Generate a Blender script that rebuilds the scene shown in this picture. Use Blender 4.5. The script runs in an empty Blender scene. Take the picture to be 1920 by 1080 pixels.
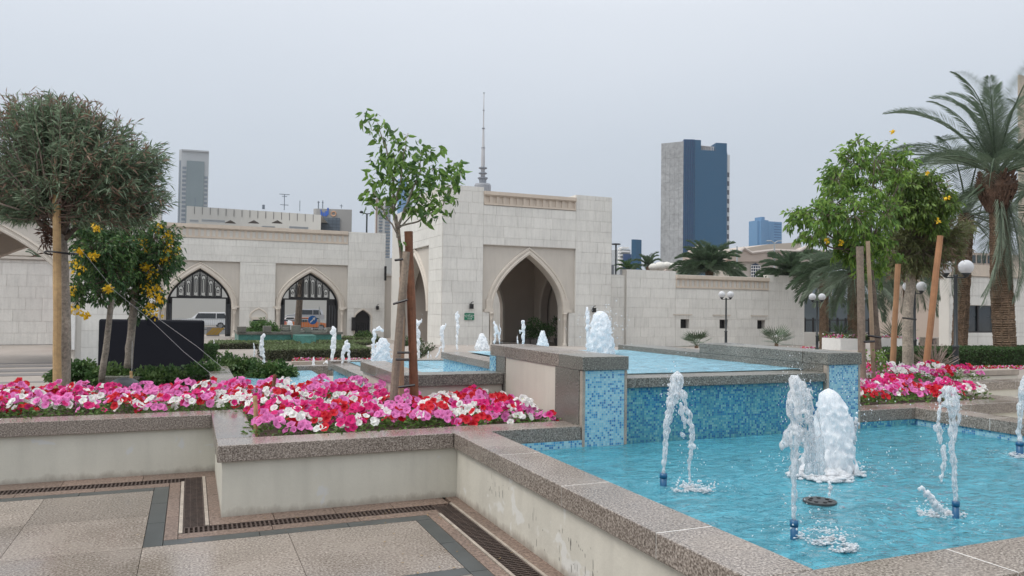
import bpy, math, random
import numpy as np
from mathutils import Vector, Matrix, noise
random.seed(7)
R=math.radians
S=bpy.context.scene
COL=S.collection
# ------------------------------------------------------------------ camera, world, sun, exposure
CAM=Vector((0,0,1.6)); F=1427.6
_p,_r,_y=R(1.431),R(.7253),R(22.824)
fw=Vector((math.sin(_y)*math.cos(_p),math.cos(_y)*math.cos(_p),math.sin(_p)))
rt=Vector((math.cos(_y),-math.sin(_y),0)); up=rt.cross(fw)
rt,up=math.cos(_r)*rt+math.sin(_r)*up,-math.sin(_r)*rt+math.cos(_r)*up
cd=bpy.data.cameras.new('camera'); cam=bpy.data.objects.new('camera',cd); COL.objects.link(cam)
cd.sensor_width=36; cd.lens=36*F/1920; cd.clip_start=.05; cd.clip_end=6000
M=Matrix((rt,up,-fw)).transposed().to_4x4(); M.translation=CAM; cam.matrix_world=M
S.camera=cam
S.view_settings.view_transform='Standard'; S.view_settings.look='None'; S.view_settings.exposure=.12; S.view_settings.gamma=1
S.render.engine='CYCLES'
S.cycles.max_bounces=7; S.cycles.transparent_max_bounces=12; S.cycles.diffuse_bounces=3; S.cycles.glossy_bounces=3; S.cycles.transmission_bounces=6
S.cycles.caustics_reflective=False; S.cycles.caustics_refractive=False
W=bpy.data.worlds.new('World'); S.world=W; W.use_nodes=True
wn=W.node_tree; wn.nodes.clear()
SUN_EL,SUN_AZ=R(52),R(-70)      # azimuth measured from +Y towards +X
def wnode(t,**k):
    n=wn.nodes.new(t)
    for a,b in k.items(): setattr(n,a,b)
    return n
sky=wnode('ShaderNodeTexSky',sky_type='NISHITA',sun_disc=False,sun_elevation=SUN_EL,sun_rotation=SUN_AZ,dust_density=4,air_density=1.2)
tc=wnode('ShaderNodeTexCoord'); sx=wnode('ShaderNodeSeparateXYZ'); wn.links.new(tc.outputs['Generated'],sx.inputs[0])
nz=wnode('ShaderNodeTexNoise'); nz.inputs['Scale'].default_value=1.3; nz.inputs['Detail'].default_value=3
mpw=wnode('ShaderNodeMapping'); mpw.inputs['Scale'].default_value=(1,1,3.5)
wn.links.new(tc.outputs['Generated'],mpw.inputs[0]); wn.links.new(mpw.outputs[0],nz.inputs['Vector'])
ad=wnode('ShaderNodeMath',operation='MULTIPLY_ADD'); ad.inputs[1].default_value=.10; wn.links.new(nz.outputs['Fac'],ad.inputs[0]); wn.links.new(sx.outputs['Z'],ad.inputs[2])
cr=wnode('ShaderNodeValToRGB'); wn.links.new(ad.outputs[0],cr.inputs[0])
e=cr.color_ramp.elements
e[0].position=.0; e[0].color=(.46,.51,.61,1)
e[1].position=1; e[1].color=(1.65,1.67,1.70,1)
for p_,c_ in ((.10,(.475,.535,.625,1)),(.25,(.575,.635,.71,1)),(.42,(.75,.795,.86,1)),(.62,(1.15,1.18,1.23,1))):
    x_=e.new(p_); x_.color=c_
sc_=wnode('ShaderNodeVectorMath',operation='SCALE'); sc_.inputs['Scale'].default_value=.10; wn.links.new(sky.outputs[0],sc_.inputs[0])
mx=wnode('ShaderNodeMix',data_type='RGBA'); mx.inputs['Factor'].default_value=.9
wn.links.new(sc_.outputs[0],mx.inputs[6]); wn.links.new(cr.outputs[0],mx.inputs[7])
bg=wnode('ShaderNodeBackground'); bg.inputs['Strength'].default_value=1.0; wn.links.new(mx.outputs[2],bg.inputs[0])
wo=wnode('ShaderNodeOutputWorld'); wn.links.new(bg.outputs[0],wo.inputs[0])
sl=bpy.data.lights.new('sun','SUN'); sl.energy=1.45; sl.angle=R(25); sl.color=(1,.96,.9)
so=bpy.data.objects.new('sun',sl); COL.objects.link(so)
sd=Vector((math.sin(SUN_AZ)*math.cos(SUN_EL),math.cos(SUN_AZ)*math.cos(SUN_EL)*-0.35,math.sin(SUN_EL)))
so.rotation_euler=sd.to_track_quat('Z','Y').to_euler()

# ------------------------------------------------------------------ survey helpers: sight lines of the photograph met with planes of the place
def ray(x,y): return rt*((x-960)/F)+up*((540-y)/F)+fw
def aZ(x,y,z): d=ray(x,y); return CAM+d*((z-CAM.z)/d.z)
def aY(x,y,Y): d=ray(x,y); return CAM+d*(Y/d.y)
def aX(x,y,X): d=ray(x,y); return CAM+d*(X/d.x)
def aD(x,y,D): return CAM+ray(x,y)*D
GZ=-1.2
HAZE=.00015

# ------------------------------------------------------------------ materials
def new_mat(n):
    m=bpy.data.materials.new(n); m.use_nodes=True; m.node_tree.nodes.clear(); return m
class N:
    def __init__(s,m): s.t=m.node_tree
    def __call__(s,t,ins=None,**k):
        n=s.t.nodes.new(t)
        for a,b in k.items(): setattr(n,a,b)
        for a,b in (ins or {}).items():
            if isinstance(b,bpy.types.NodeSocket): s.t.links.new(b,n.inputs[a])
            else: n.inputs[a].default_value=b
        return n
def c4(c): return (c[0],c[1],c[2],1)
def mul(c,k): return tuple(min(1,x*k) for x in c)
def surf(name,col,rough=.6,var=.12,scale=3.0,fine=0,fscale=90,bump=0,bscale=60,spec=.5,metal=0,objvar=0,streak=0,stains=None,trans=0,coat=0,dirt=0):
    m=new_mat(name); n=N(m)
    g=n('ShaderNodeNewGeometry'); pos=g.outputs['Position']
    t1=n('ShaderNodeTexNoise',{'Vector':pos,'Scale':scale,'Detail':4,'Roughness':.6})
    r1=n('ShaderNodeMapRange',{0:t1.outputs['Fac'],1:.3,2:.7,3:1-var,4:1+var})
    v=r1.outputs[0]
    if fine:
        t2=n('ShaderNodeTexNoise',{'Vector':pos,'Scale':fscale,'Detail':2,'Roughness':.7})
        r2=n('ShaderNodeMapRange',{0:t2.outputs['Fac'],1:.32,2:.68,3:1-fine,4:1+fine})
        v=n('ShaderNodeMath',{0:v,1:r2.outputs[0]},operation='MULTIPLY').outputs[0]
    if streak:
        mp=n('ShaderNodeMapping',{'Vector':pos,'Scale':(3,3,.35)})
        t3=n('ShaderNodeTexNoise',{'Vector':mp.outputs[0],'Scale':2.5,'Detail':5})
        r3=n('ShaderNodeMapRange',{0:t3.outputs['Fac'],1:.45,2:.75,3:1,4:1-streak})
        v=n('ShaderNodeMath',{0:v,1:r3.outputs[0]},operation='MULTIPLY').outputs[0]
    if objvar:
        oi=n('ShaderNodeObjectInfo')
        r4=n('ShaderNodeMapRange',{0:oi.outputs['Random'],3:1-objvar,4:1+objvar})
        v=n('ShaderNodeMath',{0:v,1:r4.outputs[0]},operation='MULTIPLY').outputs[0]
    base=n('ShaderNodeVectorMath',{0:col[:3],'Scale':v},operation='SCALE').outputs[0]
    if stains:
        sc,thr,scol,zs=stains
        mp=n('ShaderNodeMapping',{'Vector':pos,'Scale':(1,1,zs)})
        t5=n('ShaderNodeTexNoise',{'Vector':mp.outputs[0],'Scale':sc,'Detail':3,'Distortion':.6})
        r5=n('ShaderNodeMapRange',{0:t5.outputs['Fac'],1:thr,2:thr+.03,3:0,4:.8})
        base=n('ShaderNodeMix',{'Factor':r5.outputs[0],6:base,7:c4(scol)},data_type='RGBA').outputs[2]
    if dirt:
        zz=n('ShaderNodeSeparateXYZ',{0:pos}).outputs[2]
        t6=n('ShaderNodeTexNoise',{'Vector':n('ShaderNodeMapping',{'Vector':pos,'Scale':(1,1,.5)}).outputs[0],'Scale':9,'Detail':6,'Roughness':.7})
        hh=n('ShaderNodeMath',{0:t6.outputs['Fac'],1:-.16,2:zz},operation='MULTIPLY_ADD')
        r6=n('ShaderNodeMapRange',{0:hh.outputs[0],1:-.075,2:-.02,3:dirt,4:0})
        base=n('ShaderNodeMix',{'Factor':r6.outputs[0],6:base,7:(.16,.12,.09,1)},data_type='RGBA').outputs[2]
    b=n('ShaderNodeBsdfPrincipled',{'Base Color':base,'Roughness':rough,'Metallic':metal,'Specular IOR Level':spec,'Coat Weight':coat})
    if bump:
        t4=n('ShaderNodeTexNoise',{'Vector':pos,'Scale':bscale,'Detail':3})
        bp=n('ShaderNodeBump',{'Height':t4.outputs['Fac'],'Strength':bump,'Distance':.01}); m.node_tree.links.new(bp.outputs[0],b.inputs['Normal'])
    out=b.outputs[0]
    if trans:
        tr=n('ShaderNodeBsdfTranslucent',{'Color':base})
        out=n('ShaderNodeMixShader',{0:trans,1:out,2:tr.outputs[0]}).outputs[0]
    n('ShaderNodeOutputMaterial',{0:out}); return m
def granite(name,dark,mid,light,scale=70,rough=.3,objvar=.06,spec=.5):
    m=new_mat(name); n=N(m); pos=n('ShaderNodeNewGeometry').outputs['Position']
    t=n('ShaderNodeTexNoise',{'Vector':pos,'Scale':scale,'Detail':3,'Roughness':.75})
    r=n('ShaderNodeValToRGB',{0:t.outputs['Fac']}); e=r.color_ramp.elements
    e[0].position=.36; e[0].color=c4(dark); e[1].position=.66; e[1].color=c4(light); x=e.new(.5); x.color=c4(mid)
    t2=n('ShaderNodeTexNoise',{'Vector':pos,'Scale':1.7,'Detail':5})
    r2=n('ShaderNodeMapRange',{0:t2.outputs['Fac'],1:.3,2:.7,3:.86,4:1.12})
    oi=n('ShaderNodeObjectInfo'); r4=n('ShaderNodeMapRange',{0:oi.outputs['Random'],3:1-objvar,4:1+objvar})
    k=n('ShaderNodeMath',{0:r2.outputs[0],1:r4.outputs[0]},operation='MULTIPLY')
    base=n('ShaderNodeVectorMath',{0:r.outputs[0],'Scale':k.outputs[0]},operation='SCALE')
    rr=n('ShaderNodeMapRange',{0:t2.outputs['Fac'],1:.3,2:.7,3:rough-.08,4:rough+.15})
    b=n('ShaderNodeBsdfPrincipled',{'Base Color':base.outputs[0],'Roughness':rr.outputs[0],'Specular IOR Level':spec})
    n('ShaderNodeOutputMaterial',{0:b.outputs[0]}); return m
def mosaic(name,cols,tile=.021,rough=.15,grout=(.42,.5,.52),wear=.0):
    m=new_mat(name); n=N(m); pos=n('ShaderNodeNewGeometry').outputs['Position']
    a=n('ShaderNodeVectorMath',{0:pos,'Scale':1/tile},operation='SCALE')
    a=n('ShaderNodeVectorMath',{0:a.outputs[0],1:(.37,.41,.33)},operation='ADD')
    fl=n('ShaderNodeVectorMath',{0:a.outputs[0]},operation='FLOOR')
    fr=n('ShaderNodeVectorMath',{0:a.outputs[0]},operation='FRACTION')
    wnz=n('ShaderNodeTexWhiteNoise',{'Vector':fl.outputs[0]},noise_dimensions='3D')
    big=n('ShaderNodeTexNoise',{'Vector':pos,'Scale':3.5,'Detail':2})
    s=n('ShaderNodeMath',{0:big.outputs['Fac'],1:.45,2:wnz.outputs['Value']},operation='MULTIPLY_ADD')
    s=n('ShaderNodeMath',{0:s.outputs[0],1:-.225},operation='ADD')
    r=n('ShaderNodeValToRGB',{0:s.outputs[0]}); r.color_ramp.interpolation='CONSTANT'
    e=r.color_ramp.elements; e[0].position=0; e[0].color=c4(cols[0]); e[1].position=cols[1][0]; e[1].color=c4(cols[1][1])
    for p_,c_ in cols[2:]: x=e.new(p_); x.color=c4(c_)
    # grout: distance to the tile edge in the two axes of the face (the face's own normal axis is skipped)
    nn=n('ShaderNodeVectorMath',{0:n('ShaderNodeNewGeometry').outputs['Normal']},operation='ABSOLUTE')
    c=n('ShaderNodeVectorMath',{0:fr.outputs[0],1:(.5,.5,.5)},operation='SUBTRACT')
    c=n('ShaderNodeVectorMath',{0:c.outputs[0]},operation='ABSOLUTE')
    c=n('ShaderNodeVectorMath',{0:c.outputs[0],1:nn.outputs[0]},operation='SUBTRACT')
    sp=n('ShaderNodeSeparateXYZ',{0:c.outputs[0]})
    q=n('ShaderNodeMath',{0:sp.outputs[0],1:sp.outputs[1]},operation='MAXIMUM'); q=n('ShaderNodeMath',{0:q.outputs[0],1:sp.outputs[2]},operation='MAXIMUM')
    g=n('ShaderNodeMath',{0:q.outputs[0],1:.44},operation='GREATER_THAN')
    base=n('ShaderNodeMix',{'Factor':g.outputs[0],6:r.outputs[0],7:c4(grout)},data_type='RGBA').outputs[2]
    if wear:
        w=n('ShaderNodeTexNoise',{'Vector':n('ShaderNodeMapping',{'Vector':pos,'Scale':(1.5,1.5,.4)}).outputs[0],'Scale':4,'Detail':5})
        wr=n('ShaderNodeMapRange',{0:w.outputs['Fac'],1:.42,2:.7,3:0,4:wear})
        base=n('ShaderNodeMix',{'Factor':wr.outputs[0],6:base,7:(.10,.26,.27,1)},data_type='RGBA').outputs[2]
    b=n('ShaderNodeBsdfPrincipled',{'Base Color':base,'Roughness':rough})
    n('ShaderNodeOutputMaterial',{0:b.outputs[0]}); return m
def water_mat(name,tint,body,turb,scale=7,bump=.5):
    m=new_mat(name); n=N(m); pos=n('ShaderNodeNewGeometry').outputs['Position']
    pt=n('ShaderNodeTexNoise',{'Vector':n('ShaderNodeMapping',{'Vector':pos,'Scale':(1,2.2,1)}).outputs[0],'Scale':3.2,'Detail':7,'Roughness':.68,'Distortion':1.4})
    pf=n('ShaderNodeMapRange',{0:pt.outputs['Fac'],1:.35,2:.68,3:.72,4:1.45})
    bodyc=n('ShaderNodeVectorMath',{0:body,'Scale':pf.outputs[0]},operation='SCALE').outputs[0]
    mp=n('ShaderNodeMapping',{'Vector':pos,'Scale':(1,1.5,1)})
    t=n('ShaderNodeTexNoise',{'Vector':mp.outputs[0],'Scale':scale,'Detail':4,'Roughness':.55,'Distortion':.8})
    bp=n('ShaderNodeBump',{'Height':t.outputs['Fac'],'Strength':bump,'Distance':.06})
    tr=n('ShaderNodeBsdfTransparent',{'Color':c4(tint)})
    di=n('ShaderNodeBsdfDiffuse',{'Color':bodyc,'Normal':bp.outputs[0]})
    gl=n('ShaderNodeBsdfGlossy',{'Roughness':.07,'Normal':bp.outputs[0],'Color':(1,1,1,1)})
    fr=n('ShaderNodeFresnel',{'IOR':1.33,'Normal':bp.outputs[0]})
    a=n('ShaderNodeMixShader',{0:turb,1:tr.outputs[0],2:di.outputs[0]})
    b=n('ShaderNodeMixShader',{0:fr.outputs[0],1:a.outputs[0],2:gl.outputs[0]})
    n('ShaderNodeOutputMaterial',{0:b.outputs[0]}); return m
def foam_mat(name,lo,hi,scale=28,zs=.45):
    m=new_mat(name); n=N(m); pos=n('ShaderNodeNewGeometry').outputs['Position']
    mp=n('ShaderNodeMapping',{'Vector':pos,'Scale':(1,1,zs)})
    t=n('ShaderNodeTexNoise',{'Vector':mp.outputs[0],'Scale':scale,'Detail':6,'Roughness':.75,'Distortion':.5})
    bp=n('ShaderNodeBump',{'Height':t.outputs['Fac'],'Strength':.6,'Distance':.012})
    f=n('ShaderNodeMapRange',{0:t.outputs['Fac'],1:.42,2:.56,3:lo,4:hi})
    w=n('ShaderNodeBsdfPrincipled',{'Base Color':(.95,.97,.99,1),'Roughness':.4,'Normal':bp.outputs[0]})
    tl=n('ShaderNodeBsdfTranslucent',{'Color':(.95,.97,1,1)})
    ww=n('ShaderNodeMixShader',{0:.5,1:w.outputs[0],2:tl.outputs[0]})
    tr=n('ShaderNodeBsdfTransparent',{'Color':(.95,.98,1,1)})
    gl=n('ShaderNodeBsdfGlossy',{'Roughness':.05,'Normal':bp.outputs[0]})
    lw=n('ShaderNodeLayerWeight',{'Blend':.25,'Normal':bp.outputs[0]})
    cl=n('ShaderNodeMixShader',{0:lw.outputs['Fresnel'],1:tr.outputs[0],2:gl.outputs[0]})
    o=n('ShaderNodeMixShader',{0:f.outputs[0],1:cl.outputs[0],2:ww.outputs[0]})
    n('ShaderNodeOutputMaterial',{0:o.outputs[0]}); return m
def flat(name,col,rough=.5,metal=0,trans=0,spec=.5): return surf(name,col,rough,var=.05,scale=8,metal=metal,trans=trans,spec=spec)
def leafm(name,col,var=.3,rough=.5,trans=.25): return surf(name,col,rough,var=var,scale=9,fine=.2,fscale=40,objvar=.08,trans=trans,spec=.35)

G_COP=granite('granite_coping',(.07,.054,.044),(.225,.19,.162),(.46,.41,.365),85,.22)
G_FACE=granite('granite_dark',(.045,.044,.038),(.155,.15,.13),(.36,.345,.31),80,.30)
G_WET=granite('granite_wet_top',(.05,.04,.034),(.165,.14,.12),(.36,.32,.28),85,.16)
G_SLAB=granite('granite_paving',(.10,.078,.064),(.222,.187,.158),(.41,.365,.32),66,.20,.13)
G_BROWN=granite('brown_stone',(.075,.047,.035),(.175,.122,.096),(.28,.21,.17),45,.42,.1)
G_BLACK=surf('black_stone',(.052,.058,.058),.3,.15,6,fine=.12)
PALE_TRIM=surf('pale_kerb_stone',(.36,.31,.26),.5,.2,8,fine=.2)
RUST=surf('rusty_grate',(.062,.042,.034),.7,.35,14,fine=.3)
SLOT=flat('channel_dark',(.012,.01,.009),.9)
CREAM=surf('cream_wall_paint',(.60,.585,.51),.55,.05,2.2,fine=.02,streak=.10,stains=(3.6,.655,(.60,.61,.60),1.3),bump=.12,bscale=25,dirt=.5)
CREAM_P=surf('cream_wall_paint_peeling',(.60,.575,.50),.6,.06,2.2,fine=.03,streak=.12,stains=(3.2,.60,(.68,.675,.64),1.1),bump=.2,bscale=25,dirt=.6)
CREAM2=surf('cream_wall_paint_plain',(.60,.565,.49),.55,.05,2.5,streak=.08)
STONE=surf('limestone_block',(.70,.69,.65),.75,.06,.5,fine=.03,fscale=7,objvar=.04,streak=.13)
JOINT=surf('limestone_joint',(.60,.58,.54),.85,.06,.6)
RENDER=surf('beige_render',(.56,.52,.465),.8,.05,.6,streak=.06)
MOULD=surf('carved_moulding',(.59,.54,.475),.8,.06,1.5)
CORN=surf('cornice_stone',(.60,.52,.435),.8,.06,1.2,streak=.08)
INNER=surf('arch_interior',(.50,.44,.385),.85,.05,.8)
IRON=flat('black_iron',(.014,.014,.016),.45)
GLASSD=surf('dark_glass',(.03,.04,.045),.12,.2,2,spec=.7)
MOS_L=mosaic('mosaic_pale_blue',[(.035,.20,.43),(.14,(.07,.31,.54)),(.33,(.21,.49,.62)),(.60,(.27,.54,.64)),(.85,(.34,.60,.68))])
MOS_T=mosaic('mosaic_teal',[(.018,.13,.33),(.20,(.035,.21,.40)),(.40,(.065,.29,.40)),(.62,(.11,.35,.41)),(.84,(.19,.43,.46))],rough=.12,grout=(.12,.25,.27),wear=.45)
MOS_F=mosaic('mosaic_pool_floor',[(.11,.44,.58),(.3,(.17,.52,.64)),(.6,(.24,.60,.70))],tile=.03,rough=.4,grout=(.3,.62,.74))
WAT_A=water_mat('pool_water',(.60,.90,.95),(.085,.36,.46),.60,8,.9)
WAT_B=water_mat('shallow_water',(.80,.95,.99),(.33,.64,.80),.6,10,.9)
FOAM=foam_mat('aerated_water',.72,1.0,30)
SPRAY=foam_mat('clear_spray',.10,.92,46,.3)
PIPE=flat('blue_pipe',(.01,.10,.22),.35)
SOIL=surf('soil',(.07,.05,.035),.95,.3,5,fine=.3)
PAVE=surf('far_paving',(.30,.265,.235),.6,.1,.5,fine=.06,fscale=6)
PAVE_D=surf('dark_paving_band',(.17,.16,.155),.6,.1,.6)
ASPH=surf('asphalt',(.09,.09,.09),.85,.15,1)
WOODY=surf('yellow_timber_stake',(.50,.335,.165),.7,.22,3,fine=.12,fscale=25,streak=.2)
WOODR=surf('red_brown_stake',(.21,.088,.045),.65,.22,4,fine=.15,fscale=25,streak=.2)
WOODG=surf('grey_timber_stake',(.25,.20,.155),.8,.2,4,fine=.2,fscale=30,streak=.3)
BARK=surf('pale_bark',(.27,.235,.195),.85,.25,5,fine=.3,fscale=30,bump=.6,bscale=25)
BARKD=surf('dark_bark',(.12,.095,.075),.9,.25,5,fine=.3,fscale=30,bump=.5)
PALMB=surf('palm_trunk_bark',(.155,.105,.068),.9,.3,4,fine=.35,fscale=16,bump=.8,bscale=20)
PALMH=surf('palm_boot_fibre',(.095,.055,.036),.9,.35,6,fine=.4,fscale=20)
L_OLE=leafm('oleander_leaf',(.14,.20,.125),trans=.35); L_OLE2=leafm('oleander_leaf_pale',(.235,.31,.205),trans=.35); L_DRY=leafm('oleander_dry_tip',(.25,.165,.12),trans=.3)
TWIG=leafm('oleander_twig',(.19,.145,.12),trans=0)
L_SAP=leafm('sapling_leaf',(.16,.28,.06),.35,trans=.35); L_SAP2=leafm('sapling_leaf_dark',(.075,.155,.045),.3)
L_TEC=leafm('tecoma_leaf',(.065,.14,.055),.35); L_TEC2=leafm('tecoma_leaf_mid',(.12,.215,.07),.35); F_YEL=leafm('yellow_blossom',(.82,.55,.03),.15,trans=.35)
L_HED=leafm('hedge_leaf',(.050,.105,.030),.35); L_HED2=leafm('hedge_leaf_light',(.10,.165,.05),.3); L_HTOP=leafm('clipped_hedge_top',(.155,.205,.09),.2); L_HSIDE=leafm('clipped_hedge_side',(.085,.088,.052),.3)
L_PAL=leafm('palm_leaflet',(.12,.17,.11),.3,.45,.25); L_PAL2=leafm('palm_leaflet_grey',(.20,.25,.185),.25,.45,.25); L_PALD=leafm('palm_dense_leaflet',(.08,.125,.07),.35)
L_BED=leafm('petunia_leaf',(.12,.23,.05),.35)
P_HOT=leafm('hot_pink_petal',(.66,.020,.19),.12,.6,.3); P_PNK=leafm('light_pink_petal',(.74,.20,.50),.12,.6,.3); P_RED=leafm('red_petal',(.52,.004,.018),.15,.6,.2); P_WHT=leafm('white_petal',(.80,.80,.78),.06,.6,.3)
P_THR={'hot':leafm('dark_throat',(.32,.02,.10),.1),'white':leafm('yellow_throat',(.55,.6,.3),.1)}
WHITE=flat('white_paint',(.78,.78,.76),.4); BOARD=flat('black_board',(.007,.008,.013),.7,spec=.15)

# ------------------------------------------------------------------ mesh builder
class MB:
    def __init__(s): s.v=[]; s.f=[]; s.m=[]
    def quad(s,a,b,c,d,m=0):
        i=len(s.v); s.v+=[tuple(a),tuple(b),tuple(c),tuple(d)]; s.f.append((i,i+1,i+2,i+3)); s.m.append(m)
    def poly(s,pts,m=0):
        i=len(s.v); s.v+=[tuple(p) for p in pts]; s.f.append(tuple(range(i,i+len(pts)))); s.m.append(m)
    def box(s,x0,y0,z0,x1,y1,z1,m=0,T=None):
        i=len(s.v); P=[(x0,y0,z0),(x1,y0,z0),(x1,y1,z0),(x0,y1,z0),(x0,y0,z1),(x1,y0,z1),(x1,y1,z1),(x0,y1,z1)]
        if T: P=[tuple(T(*p)) for p in P]
        s.v+=P
        for f in ((0,3,2,1),(4,5,6,7),(0,1,5,4),(1,2,6,5),(2,3,7,6),(3,0,4,7)): s.f.append(tuple(i+k for k in f)); s.m.append(m)
    def tube(s,pts,rad,n=6,m=0,cap=True):
        pts=[Vector(p) for p in pts]; i0=len(s.v)
        if not hasattr(rad,'__len__'): rad=[rad]*len(pts)
        for k,p in enumerate(pts):
            d=(pts[min(k+1,len(pts)-1)]-pts[max(k-1,0)]); d=d.normalized() if d.length>1e-9 else Vector((0,0,1))
            a=d.cross(Vector((0,0,1)) if abs(d.z)<.95 else Vector((1,0,0))).normalized(); b=d.cross(a)
            for j in range(n):
                t=2*math.pi*j/n; s.v.append(tuple(p+(a*math.cos(t)+b*math.sin(t))*rad[k]))
        for k in range(len(pts)-1):
            for j in range(n):
                s.f.append((i0+k*n+j,i0+k*n+(j+1)%n,i0+(k+1)*n+(j+1)%n,i0+(k+1)*n+j)); s.m.append(m)
        if cap:
            s.f.append(tuple(i0+j for j in range(n))[::-1]); s.m.append(m)
            s.f.append(tuple(i0+(len(pts)-1)*n+j for j in range(n))); s.m.append(m)
    def lathe(s,c,prof,n=12,m=0):
        s.tube([(c[0],c[1],c[2]+z) for r,z in prof],[max(r,.0005) for r,z in prof],n,m)
    def ball(s,c,r,n=8,m=0,sz=1):
        k=max(4,n//2+1); s.lathe(c,[(r*math.sin(math.pi*i/k),-r*sz*math.cos(math.pi*i/k)) for i in range(k+1)],n,m)
    def leaf(s,p,d,L,w,m=0,nrm=None,bend=.15):
        d=Vector(d).normalized(); p=Vector(p)
        a=d.cross(nrm if nrm else Vector((random.gauss(0,1),random.gauss(0,1),random.gauss(0,1))))
        if a.length<1e-4: a=Vector((1,0,0))
        a=a.normalized()*w*.5; u=a.cross(d).normalized()*L*bend
        i=len(s.v); s.v+=[tuple(p),tuple(p+d*L*.45+a-u*.3),tuple(p+d*L-u*0+Vector((0,0,-L*bend))),tuple(p+d*L*.45-a-u*.3)]
        s.f.append((i,i+1,i+2,i+3)); s.m.append(m)
    def build(s,name,mats,parent=None,smooth=False):
        me=bpy.data.meshes.new(name); me.from_pydata(s.v,[],s.f); 
        if not isinstance(mats,(list,tuple)): mats=[mats]
        for x in mats: me.materials.append(x)
        if len(mats)>1: me.polygons.foreach_set('material_index',s.m)
        if smooth: me.polygons.foreach_set('use_smooth',[True]*len(me.polygons))
        me.update(); o=bpy.data.objects.new(name,me); COL.objects.link(o)
        if parent: attach(o,parent)
        return o
def wt(o):
    t=o.location.copy()
    if o.parent: t+=o.matrix_parent_inverse.translation+wt(o.parent)
    return t
def attach(o,p):
    o.parent=p
    o.matrix_parent_inverse=Matrix.Translation(-wt(p)) if not p.get('local') else Matrix()
    if p.get('local'): o['local']=1
def tag(o,label=None,cat=None,group=None,kind=None):
    if label: o['label']=label
    if cat: o['category']=cat
    if group: o['group']=group
    if kind: o['kind']=kind
    return o
def empty(name,loc,label,cat,group=None,local=False,rz=0):
    o=bpy.data.objects.new(name,None); COL.objects.link(o); o.location=loc; o.empty_display_size=.1
    if local: o['local']=1; o.rotation_euler.z=rz
    return tag(o,label,cat,group)
def struct(o): o['kind']='structure'; return o
def inst(name,me,parent,loc=(0,0,0),scale=(1,1,1),rot=(0,0,0)):
    o=bpy.data.objects.new(name,me); COL.objects.link(o); o.location=loc; o.scale=scale; o.rotation_euler=rot
    if parent: attach(o,parent)
    return o
def copy_tree(o,parent=None):
    c=o.copy(); COL.objects.link(c)
    if parent: c.parent=parent
    for ch in list(o.children): copy_tree(ch,c)
    return c
def bevel(o,w=.006,seg=2):
    b=o.modifiers.new('bevel','BEVEL'); b.width=w; b.segments=seg; b.limit_method='ANGLE'; return o
def boxpart(name,mat,parent,*b,bev=0):
    q=MB(); q.box(*b); o=q.build(name,mat,parent)
    if bev: bevel(o,bev)
    return o
# unit block shared by every ashlar stone
_u=MB(); _u.box(0,0,0,1,1,1)
def unit(mat,name):
    o=_u.build(name,mat); me=o.data; bpy.data.objects.remove(o); return me
U_STONE=unit(STONE,'stone_block')

# ------------------------------------------------------------------ pointed arch
def arch_pts(uc,half,zs,za,n=14):
    P=[]
    for i in range(n+1):
        t=(i/n)**1.9; P.append((uc-half+half*t, zs+(za-zs)*(t**.46 if t>0 else 0)))
    Q=[(2*uc-x,z) for x,z in P[:-1]][::-1]
    return P+Q
def arch_offset(uc,half,zs,za,w,n=14):
    return arch_pts(uc,half+w,zs,za+w*1.25,n)
def arch_wall(mb,T,u0,u1,v0,v1,arches,w0,w1,m=0,back=True):
    """solid wall u0..u1, v0..v1 between depths w0 (front) and w1, pierced by pointed arches (uc,half,zs,za)"""
    xs=[u0]
    for a in sorted(arches): xs+= [a[0]-a[1],a[0]+a[1]]
    xs.append(u1)
    for w in ((w0,w1) if back else (w0,)):
        for i in range(0,len(xs),2):
            if xs[i+1]-xs[i]>1e-4: mb.quad(T(xs[i],w,v0),T(xs[i+1],w,v0),T(xs[i+1],w,v1),T(xs[i],w,v1),m)
        for a in arches:
            P=arch_pts(*a)
            for p,q in zip(P[:-1],P[1:]): mb.quad(T(p[0],w,p[1]),T(q[0],w,q[1]),T(q[0],w,v1),T(p[0],w,v1),m)
    for a in arches:
        P=[(a[0]-a[1],v0)]+arch_pts(*a)+[(a[0]+a[1],v0)]
        for p,q in zip(P[:-1],P[1:]): mb.quad(T(p[0],w0,p[1]),T(p[0],w1,p[1]),T(q[0],w1,q[1]),T(q[0],w0,q[1]),m)
    mb.quad(T(u0,w0,v1),T(u1,w0,v1),T(u1,w1,v1),T(u0,w1,v1),m)
    mb.quad(T(u0,w0,v0),T(u0,w0,v1),T(u0,w1,v1),T(u0,w1,v0),m); mb.quad(T(u1,w0,v0),T(u1,w1,v0),T(u1,w1,v1),T(u1,w0,v1),m)
def arch_mould(mb,T,a,w,offs,m=0,leg=0):
    """stepped moulding round an arch; offs = list of (offset from opening, depth)"""
    rings=[]
    for off,d in offs:
        P=arch_offset(*a,off); P=[(P[0][0],a[2]-leg)]+P+[(P[-1][0],a[2]-leg)]
        rings.append([T(x,d,z) for x,z in P])
    for r0,r1 in zip(rings[:-1],rings[1:]):
        for i in range(len(r0)-1): mb.quad(r0[i],r0[i+1],r1[i+1],r1[i],m)
def colonette(mb,T,u,w,z0,z1,r,m=0,n=10):
    prof=[(r*1.9,0),(r*1.9,.10),(r*1.5,.13),(r*1.7,.2),(r*1.25,.3),(r,.36),(r,z1-z0-.55),(r*1.3,z1-z0-.5),(r*1.05,z1-z0-.42),(r*1.7,z1-z0-.12),(r*1.9,z1-z0-.1),(r*1.9,z1-z0)]
    c=T(u,w,z0); mb.lathe(c,prof,n,m)
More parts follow.
